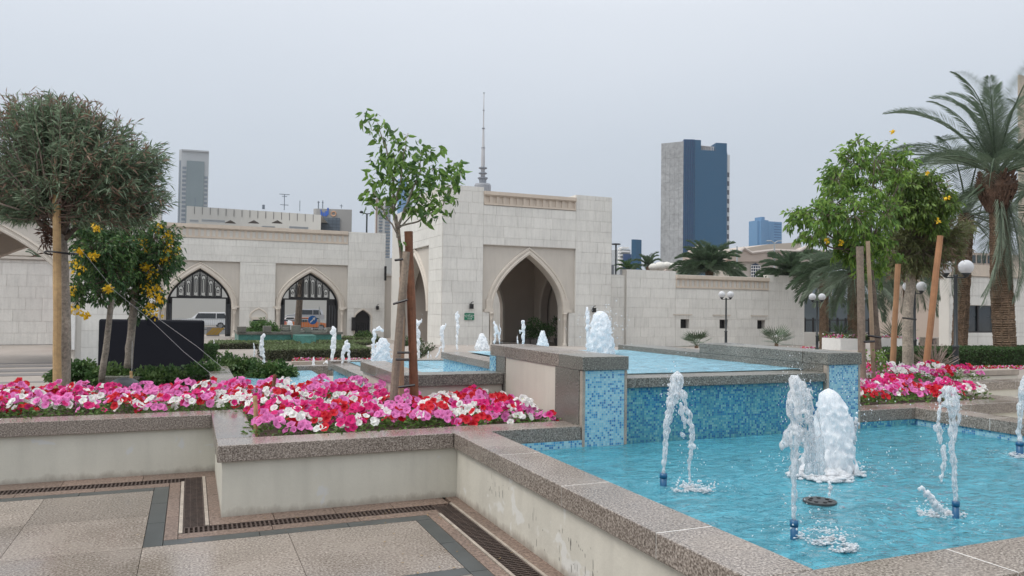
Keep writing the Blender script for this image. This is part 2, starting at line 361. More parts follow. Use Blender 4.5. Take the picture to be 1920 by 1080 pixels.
def ashlar(parent,T,axis,rects,v0,ch,bl=(.9,1.9),t=.018,gap=.016,seed=1,lim=290,holes=()):
    """stone facing blocks, each its own object, axis 'x' (front) or 'y' (left face)"""
    rnd=random.Random(seed); k=0
    for (a0,a1,b0,b1) in rects:
        i0=int(math.floor((b0-v0)/ch)); i1=int(math.ceil((b1-v0)/ch))
        for i in range(i0,i1):
            z0=max(b0,v0+i*ch); z1=min(b1,v0+(i+1)*ch)
            if z1-z0<.06: continue
            x=a0-(rnd.random()*.8*bl[0] if a1-a0>2 else 0)
            while x<a1-.02:
                L=rnd.uniform(*bl); xa=max(a0,x); xb=min(a1,x+L)
                if a1-xb<.25: xb=a1
                x=x+L if xb<a1 else a1
                if xb-xa<.1: continue
                if any(xb>h[0]+.01 and xa<h[1]-.01 and z1>h[2]+.01 and z0<h[3]-.01 for h in holes): continue
                if k>=lim: return
                k+=1; tt=t+rnd.uniform(-.003,.003)
                if axis=='x':
                    p=T(xa+gap/2,-tt,z0+gap/2); inst('stone_block',U_STONE,parent,p,(xb-xa-gap,tt-.002,z1-z0-gap))
                else:
                    p=T(xa+gap/2,-tt,z0+gap/2); inst('stone_block',U_STONE,parent,p,(tt-.002,xb-xa-gap,z1-z0-gap))
def cornice(parent,T,u0,u1,zb,zt,n):
    """projecting top band over a frieze of small recessed panels"""
    q=MB(); h=zt-zb
    q.box(u0,-.16,zt-.26*h,u1,.3,zt,0,T); q.box(u0,-.08,zt-.34*h,u1,.3,zt-.26*h-.002,0,T)
    q.box(u0,.03,zb+.14*h,u1,.3,zt-.34*h-.002,0,T); q.box(u0,-.06,zb,u1,.3,zb+.14*h-.002,0,T)
    s=(u1-u0)/n
    for i in range(n+1): 
        a=max(u0,u0+i*s-.22*s); b=min(u1,u0+i*s+.22*s)
        q.box(a,-.04,zb+.14*h,b,.028,zt-.34*h-.004,0,T)
    return q.build('cornice',CORN,parent)

# ------------------------------------------------------------------ ground
def sm(a,b,x): t=max(0,min(1,(x-a)/(b-a))); return t*t*(3-2*t)
def gz(x,y):
    d=x*fw.x+y*fw.y
    return GZ*(1-sm(9.5,11.5,x)*(1-max(0,min(1,(d-31)/25))))
q=MB(); xs=[-900,-200,-60,-30,-15]+[i*1.0 for i in range(-8,70)]+[90,150,400,1500]; ys=[-40,-15]+[i*2.0 for i in range(-2,45)]+[110,200,500,2500]
nx=len(xs)
for y in ys:
    for x in xs: q.v.append((x,y,gz(x,y)-.02))
for j in range(len(ys)-1):
    for i in range(nx-1):
        a=j*nx+i; q.f.append((a,a+1,a+1+nx,a+nx)); q.m.append(0)
struct(q.build('ground',PAVE,smooth=True))
q=MB()   # dark bands laid in the forecourt paving on the left
for k in range(9):
    y0=21.5+k*2.3+(k%2)*.5; q.box(-26,y0,GZ-.018,2,y0+.35+.10*(k%3),GZ-.012)
for k in range(3):
    y0=33.5+k*2.2; q.box(-26,y0,GZ-.010,2,y0+1.1,GZ-.006)
struct(q.build('paving_band',PAVE_D))
q=MB(); q.box(-80,74,GZ-.018,60,97,GZ-.005); struct(q.build('road',ASPH))
# raised terrace body the planters and pools stand on
q=MB(); q.box(-14,-6,GZ-.1,2.0,8.0,-.05); q.box(-14,8.0,GZ-.1,-1.6,8.1,-.05); q.box(2.0,1.9,GZ-.1,12,8.0,-.05); q.box(2,8.0,GZ-.1,12,16,-.05); q.box(-1.6,8.0,GZ-.1,2,15.5,-.05)
struct(q.build('terrace_base',CREAM2))

# ------------------------------------------------------------------ terrace floor: every slab, border strip and kerb a piece
floor=struct(empty('terrace_floor',(0,5,0),None,None)); floor['label']='speckled granite terrace paving with black border strips'
def fpiece(name,mat,x0,y0,x1,y1,z1=0,g=.0025,zb=-.05):
    q=MB(); q.box(x0+g,y0+g,zb,x1-g,y1-g,z1); return q.build(name,mat,floor)
def frow(name,mat,x0,y0,x1,y1,step,z=0,g=.0025):
    if x1-x0>y1-y0:
        n=max(1,round((x1-x0)/step)); s=(x1-x0)/n
        for i in range(n): fpiece(name,mat,x0+i*s,y0,x0+(i+1)*s,y1,z,g)
    else:
        n=max(1,round((y1-y0)/step)); s=(y1-y0)/n
        for i in range(n): fpiece(name,mat,x0,y0+i*s,x1,y0+(i+1)*s,z,g)
WL=7.80; WX=.20; WF=6.08; WR=2.05        # outer faces of the four coping runs
# left arm
frow('brown_strip',G_BROWN,-4.2,WL-.20,.27,WL+.06,.62)
frow('brown_strip',G_BROWN,-4.2,WL-.50,-.14,WL-.36,.62)
frow('black_strip',G_BLACK,-4.2,WL-.62,-.26,WL-.50,.6)
# arm beside the projecting planter
frow('brown_strip',G_BROWN,.155,WF+.05,.27,WL-.20,.6)
frow('pale_kerb',PALE_TRIM,.125,5.93,.155,WL-.20,.45,.006); frow('pale_kerb',PALE_TRIM,-.05,5.78,-.02,WL-.36,.45,.006)
frow('brown_strip',G_BROWN,-.14,5.66,-.05,WL-.36,.55)
frow('black_strip',G_BLACK,-.26,5.54,-.14,WL-.50,.6)
# front arm
frow('brown_strip',G_BROWN,.155,5.93,1.965,WF+.05,.5)
frow('brown_strip',G_BROWN,-.05,5.66,1.81,5.78,.55)
frow('black_strip',G_BLACK,-.14,5.54,1.70,5.66,.6)
# right arm
frow('brown_strip',G_BROWN,1.99,2.0,WR+.06,WF+.05,.5); frow('pale_kerb',PALE_TRIM,1.965,2.0,1.99,5.93,.5,.006)
frow('pale_kerb',PALE_TRIM,1.785,2.0,1.81,5.66,.5,.006); frow('brown_strip',G_BROWN,1.70,2.0,1.785,5.66,.5)
frow('black_strip',G_BLACK,1.58,2.0,1.70,5.54,.6)
# slabs
for (x0,y0,x1,y1,sx_,sy_) in ((-4.26,5.54,-.26,WL-.62,.8,.82),(-.26,4.44,1.58,5.54,.92,.55),(-.26,2.0,1.58,4.32,.92,.9),(-4.26,2.0,-.26,5.54,.8,.88)):
    nx_=max(1,round((x1-x0)/sx_)); ny_=max(1,round((y1-y0)/sy_))
    if (x0,y0)==(-.26,4.44): nx_=2; ny_=1
    for i in range(nx_):
        for j in range(ny_): fpiece('paving_slab',G_SLAB,x0+(x1-x0)*i/nx_,y0+(y1-y0)*j/ny_,x0+(x1-x0)*(i+1)/nx_,y0+(y1-y0)*(j+1)/ny_,0,.0018)
frow('black_strip',G_BLACK,-.26,4.32,1.58,4.44,.6)
def grate(x0,y0,x1,y1,lab):
    g=tag(empty('drain_grate',((x0+x1)/2,(y0+y1)/2,0),None,None),lab,'drain grate','rusty drain grates along the walls')
    boxpart('channel',SLOT,g,x0,y0,-.05,x1,y1,-.03)
    q=MB()
    horiz=(x1-x0)>(y1-y0)
    if horiz:
        q.box(x0,y0,-.03,x1,y0+.008,0); q.box(x0,y1-.008,-.03,x1,y1,0)
        n=int((x1-x0)/.032)
        for i in range(n): q.box(x0+i*.032,y0+.008,-.028,x0+i*.032+.013,y1-.008,-.001)
        q.box(x0,(y0+y1)/2-.004,-.027,x1,(y0+y1)/2+.004,-.004)
    else:
        q.box(x0,y0,-.03,x0+.008,y1,0); q.box(x1-.008,y0,-.03,x1,y1,0)
        n=int((y1-y0)/.032)
        for i in range(n): q.box(x0+.008,y0+i*.032,-.028,x1-.008,y0+i*.032+.013,-.001)
        for k in (.33,.66): q.box(x0+(x1-x0)*k-.004,y0,-.027,x0+(x1-x0)*k+.004,y1,-.004)
    q.build('bar_grid',RUST,g)['kind']='stuff'
grate(-4.2,WL-.36,-.02,WL-.20,'rusty drain grate running along the foot of the left planter wall')
grate(-.02,5.93,.125,WL-.20,'short rusty drain grate beside the side of the projecting planter')
grate(-.02,5.78,1.81,5.93,'rusty drain grate along the front foot of the projecting planter')
grate(1.81,2.0,1.965,5.93,'long rusty drain grate at the foot of the lower pool wall')
q=MB()
rl=random.Random(5)
for i in range(60):
    x=rl.uniform(1.2,2.08); y=rl.uniform(4.2,6.0)
    if rl.random()<.4: x,y=rl.uniform(-.4,2),rl.uniform(5.5,6.05)
    a=rl.uniform(0,6.28); q.leaf((x,y,.006),(math.cos(a),math.sin(a),.1),rl.uniform(.012,.03),rl.uniform(.006,.014),0,Vector((0,0,1)),0)
tag(q.build('leaf_litter',leafm('dry_litter',(.32,.22,.10))),'tiny dry leaves scattered along the drain channels','litter',kind='stuff')

# ------------------------------------------------------------------ planters and pools: granite copings on painted walls
def coping(parent,x0,y0,x1,y1,zt,th=.125,step=1.0,mat=None,phase=0):
    m=mat or G_COP; g=.0025
    hor=(x1-x0)>(y1-y0); a0,a1=(x0,x1) if hor else (y0,y1)
    cuts=[a0]; c=a0+(phase or step)
    while c<a1-.3: cuts.append(c); c+=step
    cuts.append(a1)
    for a,b in zip(cuts[:-1],cuts[1:]):
        q=MB()
        if hor: q.box(a+g,y0,zt-th,b-g,y1,zt)
        else: q.box(x0,a+g,zt-th,x1,b-g,zt)
        bevel(q.build('coping_slab',m,parent),.005)
    for c in cuts[1:-1]:   # pale pointing seen in the joints
        q=MB()
        if hor: q.box(c-g*1.1,y0+.004,zt-th+.003,c+g*1.1,y1-.004,zt-.0015)
        else: q.box(x0+.004,c-g*1.1,zt-th+.003,x1-.004,c+g*1.1,zt-.0015)
        q.build('pointing',WHITE,parent)
c=.54; tb=c-.125
pl=tag(empty('planter',(-1,7.95,0),None,None),'long low planter wall with grey granite coping at the far edge of the terrace','planter','granite topped planters')
boxpart('wall',CREAM,pl,-4.2,WL+.04,0,WX+.04,WL+.30,tb-.001)
coping(pl,-4.2,WL,WX,WL+.32,c,step=1.55,phase=1.1)
boxpart('soil_bed',SOIL,pl,-4.2,WL+.31,.1,-1.62,9.9,.42)
pl2=tag(empty('planter',(1.2,6.3,0),None,None),'projecting cream planter with a wet granite top at its corner','planter','granite topped planters')
boxpart('wall',CREAM,pl2,WX+.04,WF+.04,0,3.25,WF+.30,tb-.001); boxpart('wall',CREAM,pl2,WX+.04,WF+.301,0,WX+.28,WL+.29,tb-.001)
coping(pl2,WX,WF+.325,WX+.30,WL+.32,c,step=3,mat=G_WET); coping(pl2,WX,WF,WR,WF+.32,c,step=3); coping(pl2,WR,WF,3.25,WF+.34,c,step=3)
boxpart('soil_bed',SOIL,pl2,WX+.281,WF+.301,.1,3.25,7.95,.44); boxpart('soil_bed',SOIL,pl2,-1.6,8.101,.1,2.07,9.95,.44)
boxpart('back_wall',CREAM2,pl2,-1.6,9.951,-.1,2.07,10.1,.46)
# lower pool
pa=tag(empty('fountain_pool',(4.5,4,0),None,None),'large lower fountain pool with three granite edged sides','fountain pool','stepped fountain pools')
boxpart('outer_wall',CREAM_P,pa,WR+.04,1.9,0,WR+.28,WF+.039,tb-.001)
coping(pa,WR,2.42,WR+.33,WF-.001,c,step=1.0,phase=.66)
coping(pa,WR,2.09,9,2.419,c,step=1.1); boxpart('near_wall',CREAM,pa,WR+.281,2.12,0,9,2.38,tb-.001)
boxpart('mosaic_band',MOS_L,pa,WR+.281,WF-.0,0,3.26,WF+.039,tb-.001)
boxpart('pool_side',MOS_L,pa,WR+.281,2.381,0,WR+.30,WF-.001,tb-.002); boxpart('pool_side',MOS_L,pa,WR+.301,2.381,0,7.45,2.40,tb-.002)
boxpart('pool_floor',MOS_F,pa,WR+.30,2.40,.02,7.45,WF-.002,.06)
rc_=random.Random(9)
for k in range(46):
    y=rc_.choice((5.2,4.5,4.3,4.0,3.8))+rc_.gauss(0,.10); z=rc_.uniform(.03,.26) if y<4.8 else rc_.uniform(.2,.32); h=rc_.uniform(.008,.07); w=rc_.uniform(.002,.006); q=MB(); x=WR+.039
    q.poly([(x,y-w,z),(x,y+w*.3,z+h*.2),(x,y+w,z+h),(x,y-w*.5,z+h*.8)]); q.build('paint_crack',surf('paint_crack_dark',(.17,.16,.145),.9) if k==0 else bpy.data.materials['paint_crack_dark'],pa)
# right hand edges of the lower pool
coping(pa,7.43,2.42,7.76,WF-.001,c,step=1.05,phase=.7); boxpart('right_wall',MOS_L,pa,7.451,2.42,0,7.70,WF-.002,tb-.001)
pr_=tag(empty('planter',(8.5,7,0),None,None),'stepped granite planter to the right of the pools','planter','granite topped planters')
boxpart('wall',MOS_T,pr_,6.6,WF+.0,0,7.45,WF+.05,tb-.001); boxpart('wall',CREAM2,pr_,6.6,WF+.051,0,11.2,WF+.30,tb-.001)
coping(pr_,6.605,WF,11.2,WF+.32,c,step=.87,phase=.87); boxpart('soil_bed',SOIL,pr_,6.61,WF+.301,.0,9.5,9.6,.44)
coping(pr_,9.3,6.401,9.62,7.93,c,step=2); coping(pr_,9.3,7.935,14,8.25,c,step=1.3); boxpart('wall',CREAM2,pr_,9.5,7.96,-.1,14,8.2,tb-.001)
boxpart('soil_bed',SOIL,pr_,9.501,8.201,.0,12,9.6,.44); boxpart('wall',CREAM2,pr_,9.62,6.40,-.1,14,7.95,.30)
coping(pr_,6.65,9.6,14.5,9.85,c+.0,.1,step=1.6,mat=PALE_TRIM); boxpart('wall',CREAM2,pr_,6.65,9.62,-.1,14.5,9.82,c-.11)
# upper pool
zb=1.16; LIP=.955
pb=tag(empty('fountain_pool',(5,8,0),None,None),'highest fountain pool with a mosaic spill wall and granite corner piers','fountain pool','stepped fountain pools')
def pier(x0,x1):
    boxpart('mosaic_panel',MOS_L,pb,x0+.035,WF-.0,0,x1-.035,WF+.05,zb-.128)
    boxpart('panel_trim',PALE_TRIM,pb,x0+.008,WF-.004,.35,x0+.034,WF+.05,zb-.13); boxpart('panel_trim',PALE_TRIM,pb,x1-.034,WF-.004,.35,x1-.008,WF+.05,zb-.13)
boxpart('granite_pier',G_FACE,pb,3.25,WF+.051,0,3.73,6.62,zb-.126); 
boxpart('granite_pier',G_FACE,pb,3.25,7.90,0,3.46,8.36,zb-.126)
boxpart('side_wall',CREAM2,pb,3.262,6.621,0,3.70,7.899,zb-.126)
pier(3.25,3.73); pier(6.14,6.62); boxpart('granite_pier',G_FACE,pb,6.14,WF+.051,0,6.62,10.3,zb-.126)
boxpart('mosaic_panel',MOS_L,pb,3.242,8.16,.55,3.249,8.35,zb-.128)
coping(pb,3.25,WF-.02,3.73,6.55,zb,step=3,mat=G_FACE); coping(pb,3.25,6.552,3.73,8.36,zb,step=3,mat=G_COP)
coping(pb,6.14,WF-.02,6.62,6.42,zb,step=3,mat=G_FACE); coping(pb,6.14,6.422,6.62,8.25,zb,step=3,mat=G_FACE)
boxpart('spill_wall',MOS_T,pb,3.73,WF+.045,0,6.14,WF+.30,LIP-.095)
bevel(boxpart('spill_lip',G_FACE,pb,3.732,WF+.004,LIP-.092,6.138,6.52,LIP),.006)
boxpart('pool_floor',MOS_F,pb,3.47,6.521,.6,6.14,10.3,.66)
boxpart('spill_wall',MOS_L,pb,3.30,8.361,.3,3.52,10.3,LIP-.095); bevel(boxpart('spill_lip',G_COP,pb,3.26,8.362,LIP-.092,3.56,10.3,LIP),.006)
boxpart('spill_lip',G_COP,pb,3.562,10.1,LIP-.092,6.138,10.3,LIP-.012)
# side pool to the left of the upper pool
pc=tag(empty('fountain_pool',(2.7,9.5,0),None,None),'small middle fountain pool behind the staked sapling','fountain pool','stepped fountain pools')
zc=.86; LC=.67
coping(pc,2.07,7.92,3.245,8.25,zc,step=3,mat=G_FACE); coping(pc,2.07,8.252,2.40,10.04,zc,step=.95)
boxpart('wall',CREAM2,pc,2.10,7.96,0,3.24,8.22,zc-.126); boxpart('wall',CREAM2,pc,2.10,8.221,0,2.36,10.0,zc-.126)
boxpart('spill_lip',G_COP,pc,2.07,10.042,LC-.09,2.40,12.3,LC); boxpart('spill_wall',MOS_T,pc,2.11,10.0,0,2.36,12.3,LC-.092)
boxpart('pool_floor',MOS_F,pc,2.361,8.222,.4,3.30,12.3,.46); boxpart('pool_floor',MOS_F,pc,3.301,10.302,.4,6.2,12.3,.46)
boxpart('far_lip',G_COP,pc,2.07,12.302,LC-.12,6.2,12.6,LC+.03)
# lowest pool on the left
pd=tag(empty('fountain_pool',(1.4,12,0),None,None),'lowest fountain pool beyond the flowers at the left','fountain pool','stepped fountain pools')
boxpart('pool_floor',MOS_F,pd,.6,10.102,.1,2.10,15,.16); boxpart('coping_slab',G_COP,pd,.6,14.7,.25,4.2,15.0,.44); boxpart('coping_slab',G_COP,pd,.28,10.102,.25,.6,15,.52)
boxpart('coping_slab',G_FACE,pd,-1.2,12.9,.30,.279,13.2,.47)
# water sheets (gently displaced grids)
def water(name,mat,x0,y0,x1,y1,z,step,amp,lab,rings=()):
    q=MB(); nx=int((x1-x0)/step)+1; ny=int((y1-y0)/step)+1
    for j in range(ny+1):
        for i in range(nx+1):
            x=x0+(x1-x0)*i/nx; y=y0+(y1-y0)*j/ny
            h=noise.noise(Vector((x*3.1,y*4.2,z)))*.6+noise.noise(Vector((x*9,y*11,z+3)))*.4
            for (jx,jy,ja) in rings:
                d=math.hypot(x-jx,y-jy)
                if d<1.1: h+=ja*math.sin(d*52)*math.exp(-d*3.6)
            q.v.append((x,y,z+h*amp))
    for j in range(ny):
        for i in range(nx):
            a=j*(nx+1)+i; q.f.append((a,a+1,a+nx+2,a+nx+1)); q.m.append(0)
    o=q.build(name,mat,smooth=True); o['kind']='structure'; o['label']=lab; return o
water('water',WAT_A,WR+.301,2.401,7.449,WF-.001,.35,.026,.010,'rippling turquoise water in the lower pool',[(3.09,4.55,.5),(3.32,4.45,.9),(3.07,3.27,.5),(3.2,3.15,1),(4.54,4.44,1.4),(4.28,3.22,.6),(4.15,3.3,1),(6.73,4.45,.8)])
water('water',WAT_B,3.60,6.40,6.138,10.15,LIP+.012,.05,.006,'shallow blue water spilling over the highest pool lip')
water('water',WAT_B,2.361,8.222,3.299,12.3,LC+.012,.06,.006,'pale blue water in the middle pool')
water('water',WAT_B,3.301,10.31,6.2,12.3,LC+.014,.08,.006,'pale blue water behind the highest pool')
water('water',WAT_B,.60,10.103,2.108,14.7,.36,.06,.006,'pale blue water in the lowest pool')

# ------------------------------------------------------------------ gate tower
def TF(X0,Y0): return lambda u,w,v: Vector((X0+u,Y0+w,v))            # front faces (along +X, depth +Y)
def TS(X0,Y0): return lambda u,w,v: Vector((X0+w,Y0+u,v))            # left faces (along +Y, depth +X)
YT=47.32; XT=14.97
tw=tag(empty('gate_tower',(21,YT,GZ),None,None),'tall limestone gate tower with a pointed archway and a carved cornice','gate building')
T=TF(0,YT); T2=TS(XT,YT)
q=MB()
af=(21.19,2.62,1.25,5.15)
arch_wall(q,T,XT,27.6,GZ,8.38,[af],.16,.9)                                   # front wall, its recess plane at +.16
q.build('front_wall',RENDER,tw)
q=MB(); q.box(XT,YT,8.381,17.8,YT+6,9.55); q.box(24.7,YT,8.381,27.6,YT+6,9.52); q.box(17.801,YT+.3,8.381,24.699,YT+6,9.2); q.build('parapet',JOINT,tw)
q=MB(); q.box(XT,YT,5.72,27.6,YT+.159,8.38); q.box(XT,YT,GZ,17.8,YT+.159,5.719); q.box(24.7,YT,GZ,27.6,YT+.159,5.719); q.box(17.801,YT,GZ,18.3,YT+.159,1.25); q.box(24.2,YT,GZ,24.699,YT+.159,1.25); q.build('wall_core',JOINT,tw)
q=MB(); arch_mould(q,T,af,0,[(0,.158),(.03,.02),(.16,.0),(.20,.05),(.30,.07),(.34,.02),(.44,.03),(.47,.158)]); q.build('arch_moulding',MOULD,tw)
q=MB(); q.box(17.95,-.06+YT,1.25,18.6,YT+.15,1.45); q.box(23.78,-.06+YT,1.25,24.4,YT+.15,1.45); q.box(18.1,YT+.02,1.451,18.56,YT+.157,2.1); q.box(23.82,YT+.02,1.451,24.3,YT+.157,2.1); q.build('impost',MOULD,tw)
for u in (18.46,23.95): q=MB(); colonette(q,T,u,.05,GZ,1.24,.10); q.build('colonette',MOULD,tw,True)
ashlar(tw,T,'x',[(XT+.02,17.79,GZ,9.54),(24.71,27.58,GZ,9.50),(17.8,24.7,5.75,8.36),(17.82,18.28,GZ,1.2),(24.22,24.69,GZ,1.2)],GZ,.745,seed=3,lim=230)
cornice(tw,T,17.82,24.68,8.40,9.30,14)
# left face of the tower with its own arch, plus inner faces so the passage reads as a room
al=(7.0,3.3,1.25,5.25)
q=MB(); arch_wall(q,T2,.9,13.5,GZ,8.38,[al],.16,.9); q.build('side_wall',RENDER,tw)
q=MB(); q.box(XT,YT+.16,5.76,XT+.159,YT+13.5,8.38); q.box(XT,YT+.16,GZ,XT+.159,YT+3.0,5.759); q.box(XT,YT+11,GZ,XT+.159,YT+13.5,5.759); q.box(XT,YT+6,8.381,XT+.9,YT+13.5,8.9); q.build('side_core',JOINT,tw)
q=MB(); arch_mould(q,T2,al,0,[(0,.158),(.03,.02),(.16,.0),(.20,.05),(.30,.07),(.34,.02),(.44,.03),(.47,.158)]); q.build('arch_moulding',MOULD,tw)
ashlar(tw,T2,'y',[(.02,3.0,GZ,8.9),(3.0,11,5.78,8.9)],GZ,.745,seed=5,lim=100)
q=MB(); a2=(10.2,2.8,1.25,5.0)
arch_wall(q,TS(26.2,YT),.9,10.2,GZ,8.38,[(6.6,2.2,1.25,4.5)],0,.55); arch_wall(q,TF(0,YT+10.2),XT+.9,27,GZ,8.38,[(21.19,2.2,1.25,5.0)],0,.5); q.box(XT+.9,YT+.9,6.2,26.2,YT+10.2,6.5); q.box(26.9,YT,GZ,27.59,YT+13,8.38)
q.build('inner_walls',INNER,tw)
q=MB(); q.box(26.82,YT+4.2,GZ,26.89,YT+7.0,2.1); q.build('dark_door',IRON,tw)
q=MB(); arch_mould(q,TS(26.2,YT),(6.6,2.2,1.25,4.5),0,[(0,0),(.02,-.07),(.22,-.07),(.24,0)],leg=2.4); arch_mould(q,TF(0,YT+10.2),(21.19,2.2,1.25,5.0),0,[(0,0),(.02,-.07),(.22,-.07),(.24,0)],leg=2.4); q.build('inner_moulding',MOULD,tw)
cw=tag(empty('courtyard_wall',(26,66,GZ),None,None),'pale wall glimpsed through the back arch of the gate tower','wall'); boxpart('wall',STONE,cw,22.2,66,GZ,33,66.6,7.5)
def wall_lamp(x,y,z,lab):
    g=tag(empty('wall_lamp',(x,y,z),None,None),lab,'wall lamp','small black wall lamps')
    q=MB(); q.box(x-.10,y-.32,z-.2,x+.12,y-.1,z+.12); q.tube([(x,y,z+.05),(x,y-.2,z+.22),(x+.14,y-.22,z+.26)],.025,5); q.build('lamp_body',IRON,g)
wall_lamp(16.95,YT,1.65,'small black lamp above the green sign on the gate tower')
wall_lamp(26.1,YT,1.5,'small black lamp on the gate tower behind the tall water plume')
def sign_at(px0,px1,py0,py1,Y,name,lab,cat):
    a=aY(px0,py0,Y); b=aY(px1,py1,Y); g=tag(empty(name,((a.x+b.x)/2,Y,b.z),None,None),lab,cat); return g,a.x,b.x,b.z,a.z
g,x0,x1,z0,z1=sign_at(871,889,587,600,YT-.08,'wall_sign','small green wall sign with three lines of white writing','sign')
boxpart('sign_panel',flat('sign_green',(.0,.17,.09)),g,x0,YT-.08,z0,x1,YT-.054,z1)
def text(parent,s,x,y,z,size,mat,rot=(R(90),0,0),align='CENTER',name='lettering',ext=.01):
    cu=bpy.data.curves.new(name,'FONT'); cu.body=s; cu.size=size; cu.extrude=ext; cu.align_x=align; cu.align_y='CENTER'; cu.materials.append(mat)
    t_=bpy.data.objects.new(name,cu); COL.objects.link(t_); bpy.context.view_layer.update(); me=bpy.data.meshes.new_from_object(t_.evaluated_get(bpy.context.evaluated_depsgraph_get())); bpy.data.objects.remove(t_)
    o=bpy.data.objects.new(name,me); COL.objects.link(o); o.location=(x,y,z); o.rotation_euler=rot; attach(o,parent); return o
AR='\uFEE6\uFEF4\uFEA7\uFEAA\uFE98\uFEDF\uFE8D \uFECA\uFEE8\uFEE4\uFEE3'
text(g,AR,(x0+x1)/2,YT-.082,z1-.12,.16,WHITE,ext=.002); text(g,'No Smoking',(x0+x1)/2,YT-.082,(z0+z1)/2-.02,.11,WHITE,ext=.002)
q=MB(); q.box(x0+.2,YT-.084,z0+.06,x1-.25,YT-.081,z0+.085); q.lathe((x1-.2,YT-.083,z0+.04),[(.03,0),(.03,.06)],8); q.build('underline',WHITE,g)

# ------------------------------------------------------------------ long gate building at the left
YL=65.75; T=TF(0,YL)
lb=tag(empty('gate_building',(6,YL,GZ),None,None),'long limestone gate building with two arched black iron gates','gate building')
A1=(.6,2.42,1.32,4.38); A2=(9.27,2.42,1.38,4.30); A3=(13.72,.68,.45,1.18)
q=MB(); arch_wall(q,T,-2.6,3.6,GZ,6.8,[A1],.16,1.5); q.build('gate_wall',RENDER,lb)
q=MB(); arch_wall(q,T,6.4,12.34,GZ,6.8,[A2],.16,1.5); q.build('gate_wall',RENDER,lb)
q=MB(); arch_wall(q,T,12.341,15.6,GZ,7.9,[A3],0,1.5); q.box(-2.6,YL,4.98,12.34,YL+.158,6.8); q.box(3.601,YL,GZ,6.399,YL+1.5,4.979); q.box(-2.6,YL,6.801,12.33,YL+1.5,7.5); q.build('wall_core',JOINT,lb)
cornice(lb,T,-2.6,12.3,6.82,7.92,34)
ashlar(lb,T,'x',[(-2.6,12.34,5.0,6.8),(3.62,6.38,1.3,4.97),(3.62,4.42,GZ,1.29),(5.84,6.38,GZ,1.29),(12.36,15.58,1.32,7.88),(12.36,12.92,GZ,1.31),(14.52,15.58,GZ,1.31)],GZ,.745,bl=(1.3,2.4),seed=11,lim=290)
for A in (A1,A2):
    q=MB(); arch_mould(q,T,A,0,[(0,.158),(.03,.0),(.16,-.02),(.2,.04),(.34,.06),(.38,.01),(.46,.158)]); q.build('arch_moulding',MOULD,lb)
    for s in (-1,1): q=MB(); colonette(q,T,A[0]+s*(A[1]+.22),-.02,GZ,1.25,.11); q.build('colonette',MOULD,lb,True)
    q=MB(); 
    for s in (-1,1): q.box(A[0]+s*(A[1]+.3)-.32,YL-.05,1.26,A[0]+s*(A[1]+.3)+.32,YL+.155,1.42)
    q.build('impost',MOULD,lb)
q=MB(); arch_mould(q,T,A3,0,[(0,0),(.02,-.04),(.12,-.04),(.14,0)],leg=1.6); arch_mould(q,T,(5.12,.62,.55,1.15),0,[(0,0),(.02,-.05),(.10,-.05),(.12,0)],leg=.1)
q.box(4.55,YL-.12,.30,5.72,YL,.52); q.box(4.55,YL-.08,-.75,4.68,YL,.299); q.build('door_moulding',MOULD,lb)
boxpart('niche_window',GLASSD,lb,4.69,YL-.02,-.7,5.6,YL-.004,.29)
